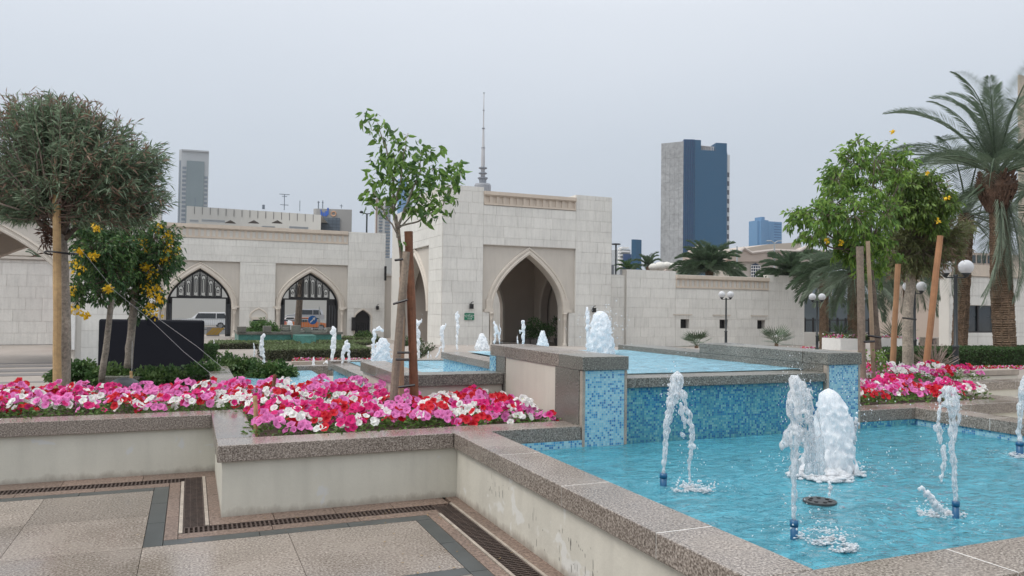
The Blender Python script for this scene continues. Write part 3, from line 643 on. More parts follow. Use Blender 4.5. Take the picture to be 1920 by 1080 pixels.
def gate(A,lab,open_):
    g=tag(empty('iron_gate',(A[0],YL+.8,GZ),None,None),lab,'gate','arched black iron gates')
    y=YL+.8; uc,h,zs,za=A
    zt=2.05
    def top(u):
        t=1-abs(u-uc)/h; return zs+(za-zs)*(max(t,0)**.46)
    q=MB(); q.box(uc-h,y,zt-.08,uc+h,y+.12,zt+.04); q.box(uc-h,y,zs-.1,uc-h+.28,y+.12,top(uc-h+.2)); q.box(uc+h-.28,y,zs-.1,uc+h,y+.12,top(uc+h-.2)); q.build('transom',IRON,g)
    P=arch_pts(*A); I=arch_pts(uc,h-.14,zs,za-.2)
    q=MB()
    for i in range(len(P)-1): q.quad((P[i][0],y-.01,P[i][1]),(P[i+1][0],y-.01,P[i+1][1]),(I[i+1][0],y-.01,I[i+1][1]),(I[i][0],y-.01,I[i][1])); q.quad((I[i][0],y-.01,I[i][1]),(I[i+1][0],y-.01,I[i+1][1]),(I[i+1][0],y+.14,I[i+1][1]),(I[i][0],y+.14,I[i][1]))
    q.build('arch_frame',IRON,g)
    n=8; s=2*(h-.2)/n
    for i in range(n+1):
        u=uc-h+.2+i*s; w=.075 if i not in (3,4) else .075
        q=MB(); q.box(u-w/2,y+.01,zt,u+w/2,y+.10,max(zt+.1,top(min(max(u,uc-h+.25),uc+h-.25))-.05)); q.build('mullion',IRON,g)
    for i in range(n):
        u=uc-h+.2+(i+.5)*s; tz=min(top(u-s*.3),top(u+s*.3))-.3
        if tz-zt<.35: continue
        q=MB()
        for (hw,dz) in ((s*.30,0),(s*.12,.26)):
            b=[(u-hw,zt+.15+dz)]+[(u+hw*math.cos(math.pi-k*math.pi/8),tz-hw-dz+hw*1.2*math.sin(k*math.pi/8)) for k in range(9)]+[(u+hw,zt+.15+dz),(u-hw,zt+.15+dz)]
            q.tube([(a,y+.05,z) for a,z in b],.034,4)
        q.box(u-s*.5,y+.03,zt+.04,u-s*.38,y+.07,tz+.1); q.box(u+s*.38,y+.03,zt+.04,u+s*.5,y+.07,tz+.1); q.box(u-s*.45,y+.03,zt+.04,u+s*.45,y+.07,zt+.13)
        for k in range(5): q.box(u-s*.45,y+.04,tz+.02+k*.07,u+s*.45,y+.06,tz+.06+k*.07)
        q.build('panel_tracery',IRON,g)
    q=MB()
    for sgn in (-1,1):
        if open_=='full' : wd=.42
        else: wd=.42 if sgn<0 else .95
        a=uc+sgn*h; b=a-sgn*wd
        q=MB(); q.box(min(a,b),y,GZ+.1,max(a,b),y+.1,zt-.081); q.build('side_leaf',IRON,g)
        q=MB()
        for k in range(1,4): xx=a+(b-a)*k/4; q.tube([(xx,y-.03,GZ+.3),(xx,y-.03,zt-.5)],.02,4)
        q.build('leaf_bars',flat('iron_grey_bar',(.12,.13,.15)),g)
gate(A1,'black iron gate in the left arch with white cars behind it','full')
gate(A2,'black iron gate in the right arch beside the blue arrow sign','half')
dg=tag(empty('iron_door',(13.7,YL+.3,GZ),None,None),'small pointed black iron door in the gate building','door')
q=MB(); P=[(13.04,GZ+.2)]+arch_pts(13.72,.68,.45,1.18)+[(14.40,GZ+.2)]; q.poly([(a,YL+.5,b) for a,b in P]); q.build('door_leaf',IRON,dg)
q=MB()
for k in range(8): q.tube([(13.12+k*.17,YL+.42,GZ+.2),(13.12+k*.17,YL+.42,.0)],.025,4)
q.build('door_bars',flat('door_bar_grey',(.05,.055,.06)),dg); boxpart('open_leaf',IRON,dg,12.72,YL-.3,-.6,13.0,YL-.06,.55)
wall_lamp(14.9,YL,1.42,'small black lamp right of the pointed iron door')
# low linking wall between gate building and tower
lw=tag(empty('link_wall',(16,YL+1,GZ),None,None),'lower plain wall linking the gate building and the tower','wall'); boxpart('wall',RENDER,lw,15.61,YL+.4,GZ,22,YL+1,4.2); boxpart('coping_slab',JOINT,lw,15.62,YL+.3,4.201,22,YL+1.1,4.4)

# ------------------------------------------------------------------ right wall
YR=47.9; T=TF(0,YR)
rw=tag(empty('garden_wall',(38,YR,GZ),None,None),'long limestone wall with three small square windows right of the tower','wall')
q=MB()
Wn=[(33.95,.16,.84),(37.55,.14,.82),(41.2,.12,.80)]
us=[29.2]+[x for w in Wn for x in (w[0],w[0]+.78)]+[46.0]
for i in range(0,len(us),2): q.box(us[i],YR,-2.0,us[i+1],YR+.6,4.2)
for w in Wn: q.box(w[0]+.001,YR,-2,w[0]+.779,YR+.6,w[1]); q.box(w[0]+.001,YR,w[2],w[0]+.779,YR+.6,4.2); 
q.box(27.6,YR+.18,-2,29.199,YR+.6,4.05); q.box(29.21,YR+.05,4.201,33.45,YR+.6,4.46); q.box(42.3,YR+.05,4.201,46,YR+.6,4.42); q.box(46.001,YR,-2,47.2,YR+.5,-.15)
q.build('wall_core',JOINT,rw)
q=MB(); 
for w in Wn: q.box(w[0]+.002,YR+.42,w[1]+.002,w[0]+.776,YR+.5,w[2]-.002)
q.build('dark_opening_sheet',IRON,rw)  # dark sheet across each opening, standing in for the shade inside
for w in Wn: boxpart('window_head',MOULD,rw,w[0]-.7,YR-.09,w[2]+.32,w[0]+1.0,YR-.055,w[2]+.40)
cornice(rw,T,33.5,42.3,3.2,4.16,20)
ashlar(rw,T,'x',[(29.22,33.48,-1.2,4.44),(33.5,42.3,.86,3.18),(33.5,42.3,-1.2,.11),(33.5,33.94,.12,.85),(34.74,37.54,.12,.85),(38.34,41.19,.12,.85),(41.99,42.3,.12,.85),(42.32,45.98,-1.2,4.40)],-1.2,.72,bl=(1.2,2.2),seed=21,lim=280)
ashlar(rw,TF(0,YR+.18),'x',[(27.65,29.15,-1.2,4.0)],-1.2,.72,seed=23,lim=30)

# ------------------------------------------------------------------ pavilion with the wide arch at the left
YP=39.05; T=TF(0,YP)
pv=tag(empty('pavilion',(-6,YP,GZ),None,None),'low limestone pavilion with a very wide pointed arch at the left','gate building')
AP=(-7.75,2.72,1.4,4.62)
q=MB(); arch_wall(q,T,-12.6,-1.4,GZ,5.12,[AP],.14,.8); q.build('front_wall',RENDER,pv)
q=MB(); q.box(-12.6,YP,5.13,-1.4,YP+.8,6.1); q.box(-4.55,YP,GZ,-1.4,YP+.139,5.12); q.box(-4.95,YP,GZ,-4.551,YP+.139,1.3); q.build('wall_core',JOINT,pv)
q=MB(); arch_mould(q,T,AP,0,[(0,.138),(.03,.0),(.10,-.01),(.13,.05),(.22,.06),(.25,.0),(.33,.138)]); q.build('arch_moulding',MOULD,pv)
ashlar(pv,T,'x',[(-12.6,-1.42,5.14,6.08),(-4.53,-1.42,GZ,5.12)],GZ,.745,seed=31,lim=90)
q=MB(); colonette(q,T,-4.86,-.02,GZ,1.3,.09); q.build('colonette',MOULD,pv,True)
q=MB(); arch_wall(q,TF(0,YP+5.5),-13,-1.4,GZ,5.12,[(-7.75,3.1,1.4,4.3)],0,.7); q.box(-12.6,YP+.8,5.12,-1.4,YP+5.5,5.4); arch_wall(q,TS(-2.1,YP),.8,5.5,GZ,5.12,[(2.6,.9,.8,2.2)],0,.69)
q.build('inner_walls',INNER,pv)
wl=tag(empty('boundary_wall',(-10,57,GZ),None,None),'plain pale wall seen through the wide arch','wall')
Tb=TF(0,57); q=MB(); q.box(-22,57,GZ,-3.2,57.5,4.25); q.build('wall_core',JOINT,wl); ashlar(wl,Tb,'x',[(-14,-3.2,GZ,4.2)],GZ,.745,seed=37,lim=90); boxpart('coping_slab',RENDER,wl,-22,56.8,4.26,-3.2,57.7,4.42)
fb=tag(empty('house',(-9,75,GZ),None,None),'beige house behind the pale wall under the wide arch','house'); boxpart('wall',RENDER,fb,-16,75,GZ,-6,80,6.6); boxpart('cornice',MOULD,fb,-16,74.7,5.4,-6,75,5.7)
boxpart('window',GLASSD,fb,-10.9,74.9,3.9,-10.1,74.99,4.7)
rc=tag(empty('parked_car',(-7.3,50,GZ),None,None),'red car glimpsed beside the pavilion pier','car')
# ------------------------------------------------------------------ right hand building with the wide dark window
def rbox(name,mat,par,px0,px1,py0,py1,Y,dep,zb=None):
    a=aY(px0,py0,Y); b=aY(px1,py1,Y); return boxpart(name,mat,par,a.x,Y,(b.z if zb is None else zb),b.x,Y+dep,a.z)
YB=24
a=aY(1779,495,YB); b=aY(2200,655,YB)
rb=tag(empty('guard_house',(a.x+5,YB,0),None,None),'pale stone guard house with a wide dark window behind the palms','building')
wx0=aY(1806,600,YB).x; wx1=aY(1872,600,YB).x; wz0=aY(1840,624,YB).z; wz1=aY(1840,573,YB).z
q=MB(); q.box(a.x,YB,-.2,wx0,YB+.5,a.z); q.box(wx0,YB,-.2,wx1,YB+.5,wz0); q.box(wx0,YB,wz1,wx1,YB+.5,a.z); q.box(wx1,YB,-.2,b.x+6,YB+.5,a.z); q.box(wx0-.3,YB+.501,-.2,b.x+6,YB+.8,a.z-.1); q.build('wall_core',JOINT,rb)
boxpart('window_glass',GLASSD,rb,wx0,YB+.2,wz0,wx1,YB+.26,wz1)
q=MB(); 
for k in (0,.5,1): x=wx0+(wx1-wx0)*k; q.box(x-.05,YB+.14,wz0,x+.05,YB+.198,wz1)
q.box(wx0,YB+.15,wz0,wx1,YB+.19,wz0+.06); q.build('window_frame',IRON,rb)
T=TF(0,YB); ashlar(rb,T,'x',[(a.x+.02,b.x,wz1+.01,a.z-.55),(a.x+.02,b.x,-.1,wz0-.01),(a.x+.02,wx0-.01,wz0,wz1),(wx1+.01,b.x,wz0,wz1)],-.1,.62,bl=(.9,1.8),seed=41,lim=130)
boxpart('cornice',CORN,rb,a.x-.02,YB-.10,a.z-.5,b.x+6,YB-.001,a.z+.02)

# ------------------------------------------------------------------ far buildings
def solve(C,dr,px):
    k=(px-960)/F; n=rt-k*fw; return -((C-CAM).dot(n))/(dr.dot(n))
def otower(px,py,D,angR,pxR,angL=None,pxL=None):
    """corner sight line at depth D; returns base corner, top z, right/left face end points"""
    C=aD(px,py,D); zt=C.z; C=Vector((C.x,C.y,0)); 
    dr=Vector((math.cos(angR),math.sin(angR),0)); Cr=Vector((C.x,C.y,zt)); t=solve(Cr,dr,pxR); Pr=C+dr*t; Pl=None
    if pxL is not None:
        dl=Vector((math.cos(angL),math.sin(angL),0)); t=solve(Cr,dl,pxL); Pl=C+dl*t
    return C,zt,Pr,Pl
def prism(mb,pts,z0,z1,m=0):
    n=len(pts)
    for i in range(n):
        a,b=pts[i],pts[(i+1)%n]; mb.quad((a.x,a.y,z0),(b.x,b.y,z0),(b.x,b.y,z1),(a.x,a.y,z1),m)
    mb.poly([(p.x,p.y,z1) for p in pts],m)
def face_T(P,Q):
    d=(Q-P); L=d.length; d.normalize(); nrm=Vector((d.y,-d.x,0))
    if (P-Vector((0,0,0))).dot(nrm)>0: nrm=-nrm
    return L,(lambda u,w,v: Vector((P.x+d.x*u-nrm.x*w,P.y+d.y*u-nrm.y*w,v)))
BLUE=surf('blue_cladding',(.018,.085,.165),.55,.03,.02,spec=.3); BLUEG=surf('blue_glass',(.018,.058,.155),.3,.15,.05,spec=.4); CONC=surf('stained_concrete',(.32,.33,.335),.9,.14,.06,fine=.16,fscale=.5,streak=.15)
# tall blue tower
C,zt,Pr,Pl=otower(1303,262,430,R(-12),1363,R(158),1282)
bt=tag(empty('office_tower',(C.x,C.y,GZ),None,None),'tall tower with flat blue front and a stained concrete side','tower')
d=Vector((math.cos(R(66)),math.sin(R(66)),0)); L1=(Pl-C)
dlen=46
dl=Vector((math.cos(R(128)),math.sin(R(128)),0)); Plc=Vector((Pl.x,Pl.y,zt)); t=solve(Plc,dl,1240); P0=Pl+dl*t
back1=Pr+Vector((26,30,0))
zn=aD(1330,281,430).z
q=MB(); prism(q,[C,Pr,back1,Pl+Vector((26,30,0))],-2,zn); q.build('tower_body',BLUE,bt)
n1=C+(Pr-C)*.19; n2=C+(Pr-C)*.66
q=MB(); prism(q,[C,n1,n1+Vector((3,9,0)),C+Vector((3,9,0))],zn,zt); prism(q,[n2,Pr,Pr+Vector((3,9,0)),n2+Vector((3,9,0))],zn,zt-1); q.build('roof_screen',BLUE,bt)
q=MB(); prism(q,[Pl,C-(C-Pl)*.02,C+Vector((0,6,0)),Pl+Vector((4,8,0))],-2,zt+.2); q.build('glazed_side',BLUEG,bt)
L,Tt=face_T(Pl,C); 
for k in range(5):
    q=MB(); u=L*(k+.5)/5; q.box(u-.18,-.5,0,u+.18,-.01,zt,0,Tt); q.build('mullion',BLUE,bt)
q=MB()
for k in range(int(zt/4)): q.box(0,-.25,k*4,L,-.02,k*4+.35,0,Tt)
q.build('floor_line',BLUE,bt)['kind']='stuff'
q=MB(); prism(q,[P0,Pl-(Pl-P0)*.005,Pl+Vector((24,24,0)),P0+Vector((26,26,0))],-2,zt-1); 
L,Tt=face_T(P0,Pl)
rr=random.Random(3); q.build('concrete_side',CONC,bt)
for k in range(int((zt-1)/4.6)):
    for j in range(5):
        q=MB(); q.box(j*L/5+.05,-.06-.10*rr.random(),k*4.6+.05,(j+1)*L/5-.05,-.01,k*4.6+4.55,0,Tt); q.build('facing_panel',CONC,bt)
q=MB()
for j in range(9): u=(j+.2)*(n2-n1).length/9; p=n1+(n2-n1).normalized()*u; q.box(p.x-.2,p.y+1,zn,p.x+.2,p.y+1.4,zn+(zt-zn)*.45)
q.box(n1.x,n1.y+1.2,zn+(zt-zn)*.40,n2.x,n2.y+1.6,zn+(zt-zn)*.46); prism(q,[n2+Vector((-9,4,0)),n2+Vector((-1,3,0)),n2+Vector((1,9,0)),n2+Vector((-8,10,0))],zn,zt-3.2)
q.build('roof_railing',flat('pale_rail',(.5,.5,.5)),bt)
q=MB(); a=aD(1364,290,440); b=aD(1370,290,440); z1=a.z
q.box(a.x,a.y,0,b.x,a.y+16,z1); q.build('white_stair_core',flat('white_core',(.55,.56,.56)),bt)
q=MB(); 
for k in range(20): z=z1-13-k*5.1; q.box(a.x-.2,a.y-.2,z,a.x+(b.x-a.x)*.7,a.y-.05,z+2.7)
q.build('stair_window',flat('stair_dark',(.06,.07,.09)),bt)
# slim grey tower at the left
def tower_box(name,lab,px,py,D,aR,pxR,aL,pxL,mat,dep=25,cat='tower'):
    C,zt,Pr,Pl=otower(px,py,D,aR,pxR,aL,pxL)
    g=tag(empty(name,(C.x,C.y,GZ),None,None),lab,cat); q=MB()
    bk=(Pl if Pl is not None else C)
    q2=[C,Pr,Pr+(bk-C) if Pl is not None else Pr+Vector((0,dep,0)),bk if Pl is not None else C+Vector((0,dep,0))]
    prism(q,q2,-2,zt); q.build('tower_body',mat,g); return g,C,zt,Pr,Pl
GT=surf('hazed_concrete_far',(.36,.385,.40),.7,.04,.05); GTG=surf('hazed_greenish_glass',(.16,.205,.22),.3,.06,.03,spec=.4); GTW=surf('hazed_window_band',(.15,.185,.22),.4,.1,.1)  # distance haze mixed into these colours: greyed and low in contrast
g,C,zt,Pr,Pl=tower_box('office_tower','slim grey tower with a green glass front at the left skyline',341,280,620,R(-6),392,R(125),336,GT)
L,Tt=face_T(C,Pr)
boxq=MB(); boxq.box(L*.19,-.6,0,L*.84,-.05,zt-9,0,Tt); boxq.build('glass_front',GTG,g)
for k in range(20):
    z=zt-16-k*3.5
    q=MB(); q.box(L*.04,-.3,z,L*.18,-.05,z+2.0,0,Tt); q.build('window_band',GTW,g)
    if k>1: q=MB(); q.box(L*.85,-.3,z,L*.97,-.05,z+2.0,0,Tt); q.build('window_band',GTW,g)
q=MB(); q.box(0,-1.2,zt-1.2,L,-.05,zt,0,Tt); q.build('roof_edge',GT,g)
if Pl: 
    L2,T3=face_T(Pl,C); q=MB(); q.box(L2*.25,-.3,0,L2*.8,-.05,zt-9,0,T3); q.build('side_glass',GTW,g)
g,C,zt,Pr,Pl=tower_box('office_tower','short grey tower end peeping above the pavilion',292,381,600,R(0),305,R(125),286,GT)
L,Tt=face_T(C,Pr)
for k in range(6): q=MB(); q.box(L*.1,-.3,zt-5-k*4,L*.9,-.05,zt-2.6-k*4,0,Tt); q.build('window_band',GTW,g)
# long cream curved building
cb=tag(empty('long_building',(20,150,GZ),None,None),'long cream building with thin vertical slots behind the gate building','building')
CB=surf('cream_render_far',(.50,.495,.465),.85,.04,.05)
P=[aD(350+i*(602-350)/17,386+(403-386)*i/17,150+6*math.sin(math.pi*i/17)) for i in range(18)]
q=MB()
for i in range(17):
    a,b=P[i],P[i+1]; q.quad((a.x,a.y,GZ),(b.x,b.y,GZ),(b.x,b.y,b.z),(a.x,a.y,a.z))
q.poly([tuple(p) for p in P]+[(P[-1].x+5,P[-1].y+20,P[-1].z),(P[0].x+5,P[0].y+20,P[0].z)])
q.quad((P[0].x,P[0].y,GZ),(P[0].x,P[0].y,P[0].z),(P[0].x+5,P[0].y+20,P[0].z),(P[0].x+5,P[0].y+20,GZ)); q.build('wall',CB,cb)
dk=flat('slot_dark',(.10,.10,.10))
for i in range(1,17):
    p=P[i]; q=MB(); q.box(p.x-.04,p.y-.10,p.z-1.5,p.x+.04,p.y-.02,p.z-.05); q.build('wall_slot',dk,cb)
for px in (432,476,520):
    a=aD(px,418,146); q=MB(); q.poly([(a.x-1.0,a.y,a.z-.0),(a.x,a.y,a.z+.55),(a.x+1.0,a.y,a.z)]); q.poly([(a.x-1.0,a.y+1,a.z-.0),(a.x,a.y+1,a.z+.55),(a.x+1.0,a.y+1,a.z)]); q.quad((a.x-1,a.y,a.z),(a.x,a.y,a.z+.55),(a.x,a.y+1,a.z+.55),(a.x-1,a.y+1,a.z)); q.quad((a.x,a.y,a.z+.55),(a.x+1,a.y,a.z),(a.x+1,a.y+1,a.z),(a.x,a.y+1,a.z+.55)); q.build('peaked_window',flat('gable_dark',(.07,.055,.045)),cb)
for (px,py,w) in ((364,412,1.6),(400,412,4.2),(503,424,2.4),(560,425,3.6)):
    a=aD(px,py,147); q=MB(); q.box(a.x-w/2,a.y-.3,a.z-.15,a.x+w/2,a.y-.05,a.z); q.box(a.x-w/2,a.y-.2,a.z-.5,a.x+w/2,a.y-.08,a.z-.16); q.build('roof_ledge',GT,cb)
def mast(px,py0,py1,D,r,name,lab,cross=None):
    a=aD(px,py1,D); b=aD(px,py0,D); g=tag(empty(name,tuple(a),None,None),lab,'antenna','rooftop antennas')
    q=MB(); q.tube([a,Vector((a.x,a.y,b.z))],r,5); q.build('mast',GTW,g)
    if cross:
        for k,(dz,w) in enumerate(cross):
            q=MB(); q.box(a.x-w,a.y-.05,b.z-dz,a.x+w,a.y+.05,b.z-dz+.12); q.build('cross_arm',GTW,g)
mast(366,371,388,152,.09,'antenna','short antenna at the left end of the cream building')
mast(533,364,394,152,.08,'antenna','tall antenna with cross arms on the cream building',[(0.1,1.0),(.5,.5),(2.2,.8)])
mast(562,376,396,152,.07,'antenna','thin antenna right of the cross arm antenna')
mast(597,377,391,158,.12,'antenna','antenna at the left corner of the grey company building',[(.3,.25)])
mast(605,376,391,158,.10,'antenna','second antenna above the blue emblem',[(.5,.2)])
mast(640,383,391,160,.07,'antenna','small antenna near the middle of the grey roof',[(.4,.3)])
mast(494,384,392,152,.28,'roof_camera','small dark box on a post on the cream roof')
g,C,zt,Pr,Pl=tower_box('company_building','grey building with a dark glass panel and a small blue emblem',593,391,165,R(-14),660,R(120),588,surf('grey_cladding_far',(.30,.295,.285),.8,.03,.05),cat='building')
L,Tt=face_T(C,Pr)
a=solve(Vector((C.x,C.y,zt)),(Pr-C).normalized(),595.5); b=solve(Vector((C.x,C.y,zt)),(Pr-C).normalized(),638)
zpa=aD(615,408,165).z; q=MB(); q.box(a,-.25,0,b,-.05,zpa,0,Tt); q.build('glass_panel',surf('slate_glass',(.10,.125,.155),.3,.1,.2),g)
q=MB()
for k in range(7): q.box(a,-.3,zpa-.7*k-.7,b,-.26,zpa-.7*k-.62,0,Tt)
for k in range(6): u=a+(b-a)*k/6; q.box(u,-.3,0,u+.06,-.26,zpa,0,Tt)
q.build('panel_grid',flat('grid_dark',(.06,.08,.10)),g)['kind']='stuff'
ez=aD(612,401,165).z; q=MB(); u=solve(Vector((C.x,C.y,zt)),(Pr-C).normalized(),612)
for (du,dz,w,h) in ((-1.0,-.5,.35,1.0),(-.5,-.5,.4,.8),(0,-.5,.4,1.1),(.35,-.2,.3,1.3),(-1.1,.6,.25,.3),(.35,1.0,.35,.35)): q.box(u+du-w/2,-.2,ez+dz,u+du+w/2,-.06,ez+dz+h,0,Tt)
q.build('blue_emblem',flat('emblem_blue',(.04,.12,.45)),g)
q=MB(); cen=(u+1.55,ez+.1); P=[Tt(cen[0]+.5*math.cos(k*math.pi/7),-.12,cen[1]+.5*math.sin(k*math.pi/7)) for k in range(15)]; q.tube(P,.14,5); q.build('orange_ring',flat('emblem_orange',(.55,.32,.20)),g)
# striped apartment block between gate building and tower
g,C,zt,Pr,Pl=tower_box('apartment_tower','cream apartment tower with rows of dark window slits left of the gate tower',705,372,300,R(-8),733,R(110),703.5,surf('white_concrete_far',(.56,.56,.54),.8,.04,.05))
L,Tt=face_T(C,Pr)
for k in range(26):
    z=zt-3-k*1.26
    q=MB(); q.box(L*.22,-.5,z,L*.46,-.05,z+.55,0,Tt); q.build('window_slit',GTW,g)
    q=MB(); q.box(L*.62,-.5,z-.3,L*.96,-.05,z+.35,0,Tt); q.build('window_slit',GTW,g)
q=MB(); q.box(0,-.3,0,L*.10,-.05,zt,0,Tt); q.build('brown_edge_strip',flat('brown_strip_far',(.27,.2,.17)),g)
g,C,zt,Pr,Pl=tower_box('office_tower','pale blue glass tower glimpsed through the sapling leaves',752,335,700,R(0),763,R(120),746,surf('sky_blue_glass',(.14,.27,.45),.3,.1,.03)); 
boxpart('lower_wing',GT,g,aD(762,370,705).x,aD(762,370,705).y,0,aD(775,370,705).x,aD(775,370,705).y+15,aD(770,352,705).z)
bp=tag(empty('dark_post',(15.8,YL-.2,GZ),None,None),'dark vertical strip at the corner of the gate building','post'); rbox('panel',IRON,bp,721.5,724.5,499,526,YL-.4,.2)
# telecom spire
D=560; b=aD(905,352,D)
tv=tag(empty('telecom_tower',(b.x,b.y,GZ),None,None),'slender telecommunication spire rising behind the gate tower','tower')
def zpy(py): return aD(905,py,D).z
k=D/F
GM=surf('spire_grey',(.27,.285,.31),.7,.05,.05); GMD=flat('spire_dark',(.20,.22,.25))
q=MB(); q.lathe((b.x,b.y,0),[(15.5*k,0),(15.5*k,zpy(348)),(14*k,zpy(345))],24); q.build('round_head',GM,tv)
q=MB(); q.lathe((b.x,b.y,0),[(6.5*k,zpy(346)),(7*k,zpy(337)),(9.5*k,zpy(335)),(9.5*k,zpy(333)),(4*k,zpy(332.5))],20); q.build('collar',GMD,tv)
for y_ in (315,325): q=MB(); q.lathe((b.x,b.y,0),[(5*k,zpy(y_+2)),(8*k,zpy(y_+.8)),(8*k,zpy(y_-.8)),(5*k,zpy(y_-2))],20); q.build('ring_deck',GMD,tv)
q=MB(); q.lathe((b.x,b.y,0),[(4.2*k,zpy(334)),(3.7*k,zpy(312)),(3.6*k,zpy(300)),(3.2*k,zpy(278)),(2.6*k,zpy(277)),(1.7*k,zpy(241)),(1.3*k,zpy(240)),(1.0*k,zpy(207)),(.8*k,zpy(174))],10); q.build('spire_shaft',surf('spire_pale',(.42,.42,.43),.7,.04,.1),tv,True)
for y_,r_ in ((173,1.6),(206,2),(240,3),(277,3.8)): q=MB(); q.lathe((b.x,b.y,0),[(r_*k,zpy(y_+.6)),(r_*k,zpy(y_-.6))],12); q.build('ring',GMD,tv)
# small stepped blue building
g,C,zt,Pr,Pl=tower_box('office_tower','small dark blue tower with white stepped balconies beside the gate tower',1193,449,420,R(10),1203,R(160),1184,BLUE)
a=aD(1163,462,422); b=aD(1187,462,422); q=MB(); q.box(a.x,a.y,0,b.x,a.y+12,a.z-1.5); q.build('side_wing',GT,g)
for k in range(6):
    a=aD(1166,463+k*7,418); b=aD(1183+k*2.2,463+k*7,418); q=MB(); q.box(a.x,a.y,a.z-.75,b.x,a.y+3,a.z+.1); q.build('balcony',WHITE,g)
    a=aD(1160,466+k*6,418); q=MB(); q.box(a.x-.4,a.y-1,a.z-.6,a.x+1.0,a.y,a.z+.3); q.build('balcony_end',WHITE,g)
q=MB(); a=aD(1168,498,416.5); q.box(a.x,a.y-.4,a.z-3,a.x+5,a.y,aD(1172,476,416).z); q.build('blue_glazing',BLUEG,g)
a=aD(1147,497,70); b=aD(1200,497,70); g=tag(empty('low_building',(a.x,a.y,GZ),None,None),'low grey roofed building just right of the gate tower','building'); boxpart('wall',flat('slate_wall',(.16,.17,.19)),g,a.x-2,a.y+3,GZ,b.x-.4,a.y+7,aD(1170,495,72).z)
# blue building behind the green tree
BLL=surf('light_blue_cladding',(.12,.25,.42),.5,.05,.1)
g,C,zt,Pr,Pl=tower_box('office_tower','light blue building with a stepped top left of the yellow flowering trees',1444,415,380,R(0),1466,R(165),1420,BLL)
q=MB(); a=aD(1427,409,378); b=aD(1446,409,378); q.box(a.x,a.y,0,b.x,a.y+9,a.z-.8); a2=aD(1432,407,378); b2=aD(1440,407,378); q.box(a2.x,a.y+1,0,b2.x,a.y+6,a2.z+.3); q.build('raised_block',BLL,g)
for k in range(8): a=aD(1450,420+k*5,376); q=MB(); q.box(a.x,a.y-1,a.z-.3,a.x+4.2,a.y-.7,a.z+.1); q.build('floor_line',flat('floor_blue',(.05,.12,.24)),g)
# company building with pediments and lettering
PK=surf('pink_beige_stone',(.43,.36,.31),.8,.05,.1); PKD=surf('pink_stone_edge',(.48,.43,.395),.8,.05,.2)
YK=118
ki=tag(empty('company_building',(95,YK,GZ),None,None),'pink beige company building with pediments, black lettering and an arched window','building')
def KX(px,py=480): return aY(px,py,YK).x
def KZ(px,py): return aY(px,py,YK).z
def kpoly(name,mat,pts,y0,y1):
    q=MB(); W3=[(KX(a,b),KZ(a,b)) for a,b in pts]
    q.poly([(x,YK+y0,z) for x,z in W3]); q.poly([(x,YK+y1,z) for x,z in W3][::-1])
    for (xa,za),(xb,zb_) in zip(W3,W3[1:]+W3[:1]): q.quad((xa,YK+y0,za),(xb,YK+y0,zb_),(xb,YK+y1,zb_),(xa,YK+y1,za))
    return q.build(name,mat,ki)
kpoly('wall',surf('company_wall',(.44,.40,.355),.8,.05,.1),[(1372,660),(1372,486),(1560,486),(1560,660)],.6,8)
kpoly('fascia',PK,[(1366,486),(1372,480),(1394,466),(1408,475),(1450,470),(1498,471),(1512,463),(1522,471),(1560,473),(1560,492),(1372,490)],0,2)
kpoly('fascia',PK,[(1232,512),(1246,497),(1258,499),(1270,506),(1262,512)],-2,2); kpoly('fascia',PK,[(1298,480),(1314,462),(1334,476),(1334,496),(1298,496)],1,3)
for A_ in ([(1380,476),(1394,465),(1408,474)],[(1496,472),(1512,462),(1526,471)],[(1298,478),(1314,459),(1334,473)],[(1408,474),(1450,469),(1496,471)],[(1236,506),(1246,495),(1272,505)],[(1526,471),(1560,472)]):
    q=MB(); q.tube([(KX(x,y),YK-.1 if x>1350 else YK+.6,KZ(x,y)) for x,y in A_],.32,6); q.build('pediment_edge',PKD,ki)
kpoly('upper_wing',surf('upper_wing_stone',(.42,.37,.32),.8,.05,.1),[(1430,470),(1430,464),(1500,452),(1562,448),(1562,474)],9,20)
# arched window
q=MB(); q.poly([(KX(px,py),YK+.5,KZ(px,py)) for px,py in ((1411,520),(1411,500),(1413,496),(1420,493),(1426,496),(1428,500),(1428,520))]); q.build('window_glass',surf('window_blue',(.05,.07,.12),.2,.2,.2),ki)
for px in (1411,1415,1419.5,1424,1428): q=MB(); q.tube([(KX(px),YK+.4,KZ(px,520)),(KX(px),YK+.4,KZ(px,498))],.07,4); q.build('window_bar',WHITE,ki)
for py in (498,503.5,509,515): q=MB(); q.tube([(KX(1411),YK+.38,KZ(1411,py)),(KX(1428),YK+.38,KZ(1428,py))],.07,4); q.build('window_bar',WHITE,ki)
LT=flat('black_letters',(.02,.02,.02))
zt_=KZ(1480,481); text(ki,'Kuwait Insurance Company',KX(1480),YK-.1,zt_,1.0,LT,ext=.05)
text(ki,'\uFE94\uFEDB\uFEAE\uFEB7 \uFE96\uFEF3\uFEEE\uFEDC\uFEDF\uFE8D',KX(1532),YK-.1,KZ(1532,483),1.1,LT,ext=.05)
q=MB(); cx,cz=KX(1511),KZ(1511,476); q.tube([(cx-.75,YK-.2,cz+.5),(cx-.7,YK-.2,cz-.3),(cx,YK-.2,cz-.9),(cx+.7,YK-.2,cz-.3),(cx+.75,YK-.2,cz+.5),(cx,YK-.2,cz+.8),(cx-.75,YK-.2,cz+.5)],.1,5); q.build('emblem_shield',LT,ki)
q=MB(); q.lathe((cx,YK-.15,cz-.5),[(.1,0),(.35,.2),(.4,.55),(.15,.8)],8); q.build('emblem_centre',PKD,ki)
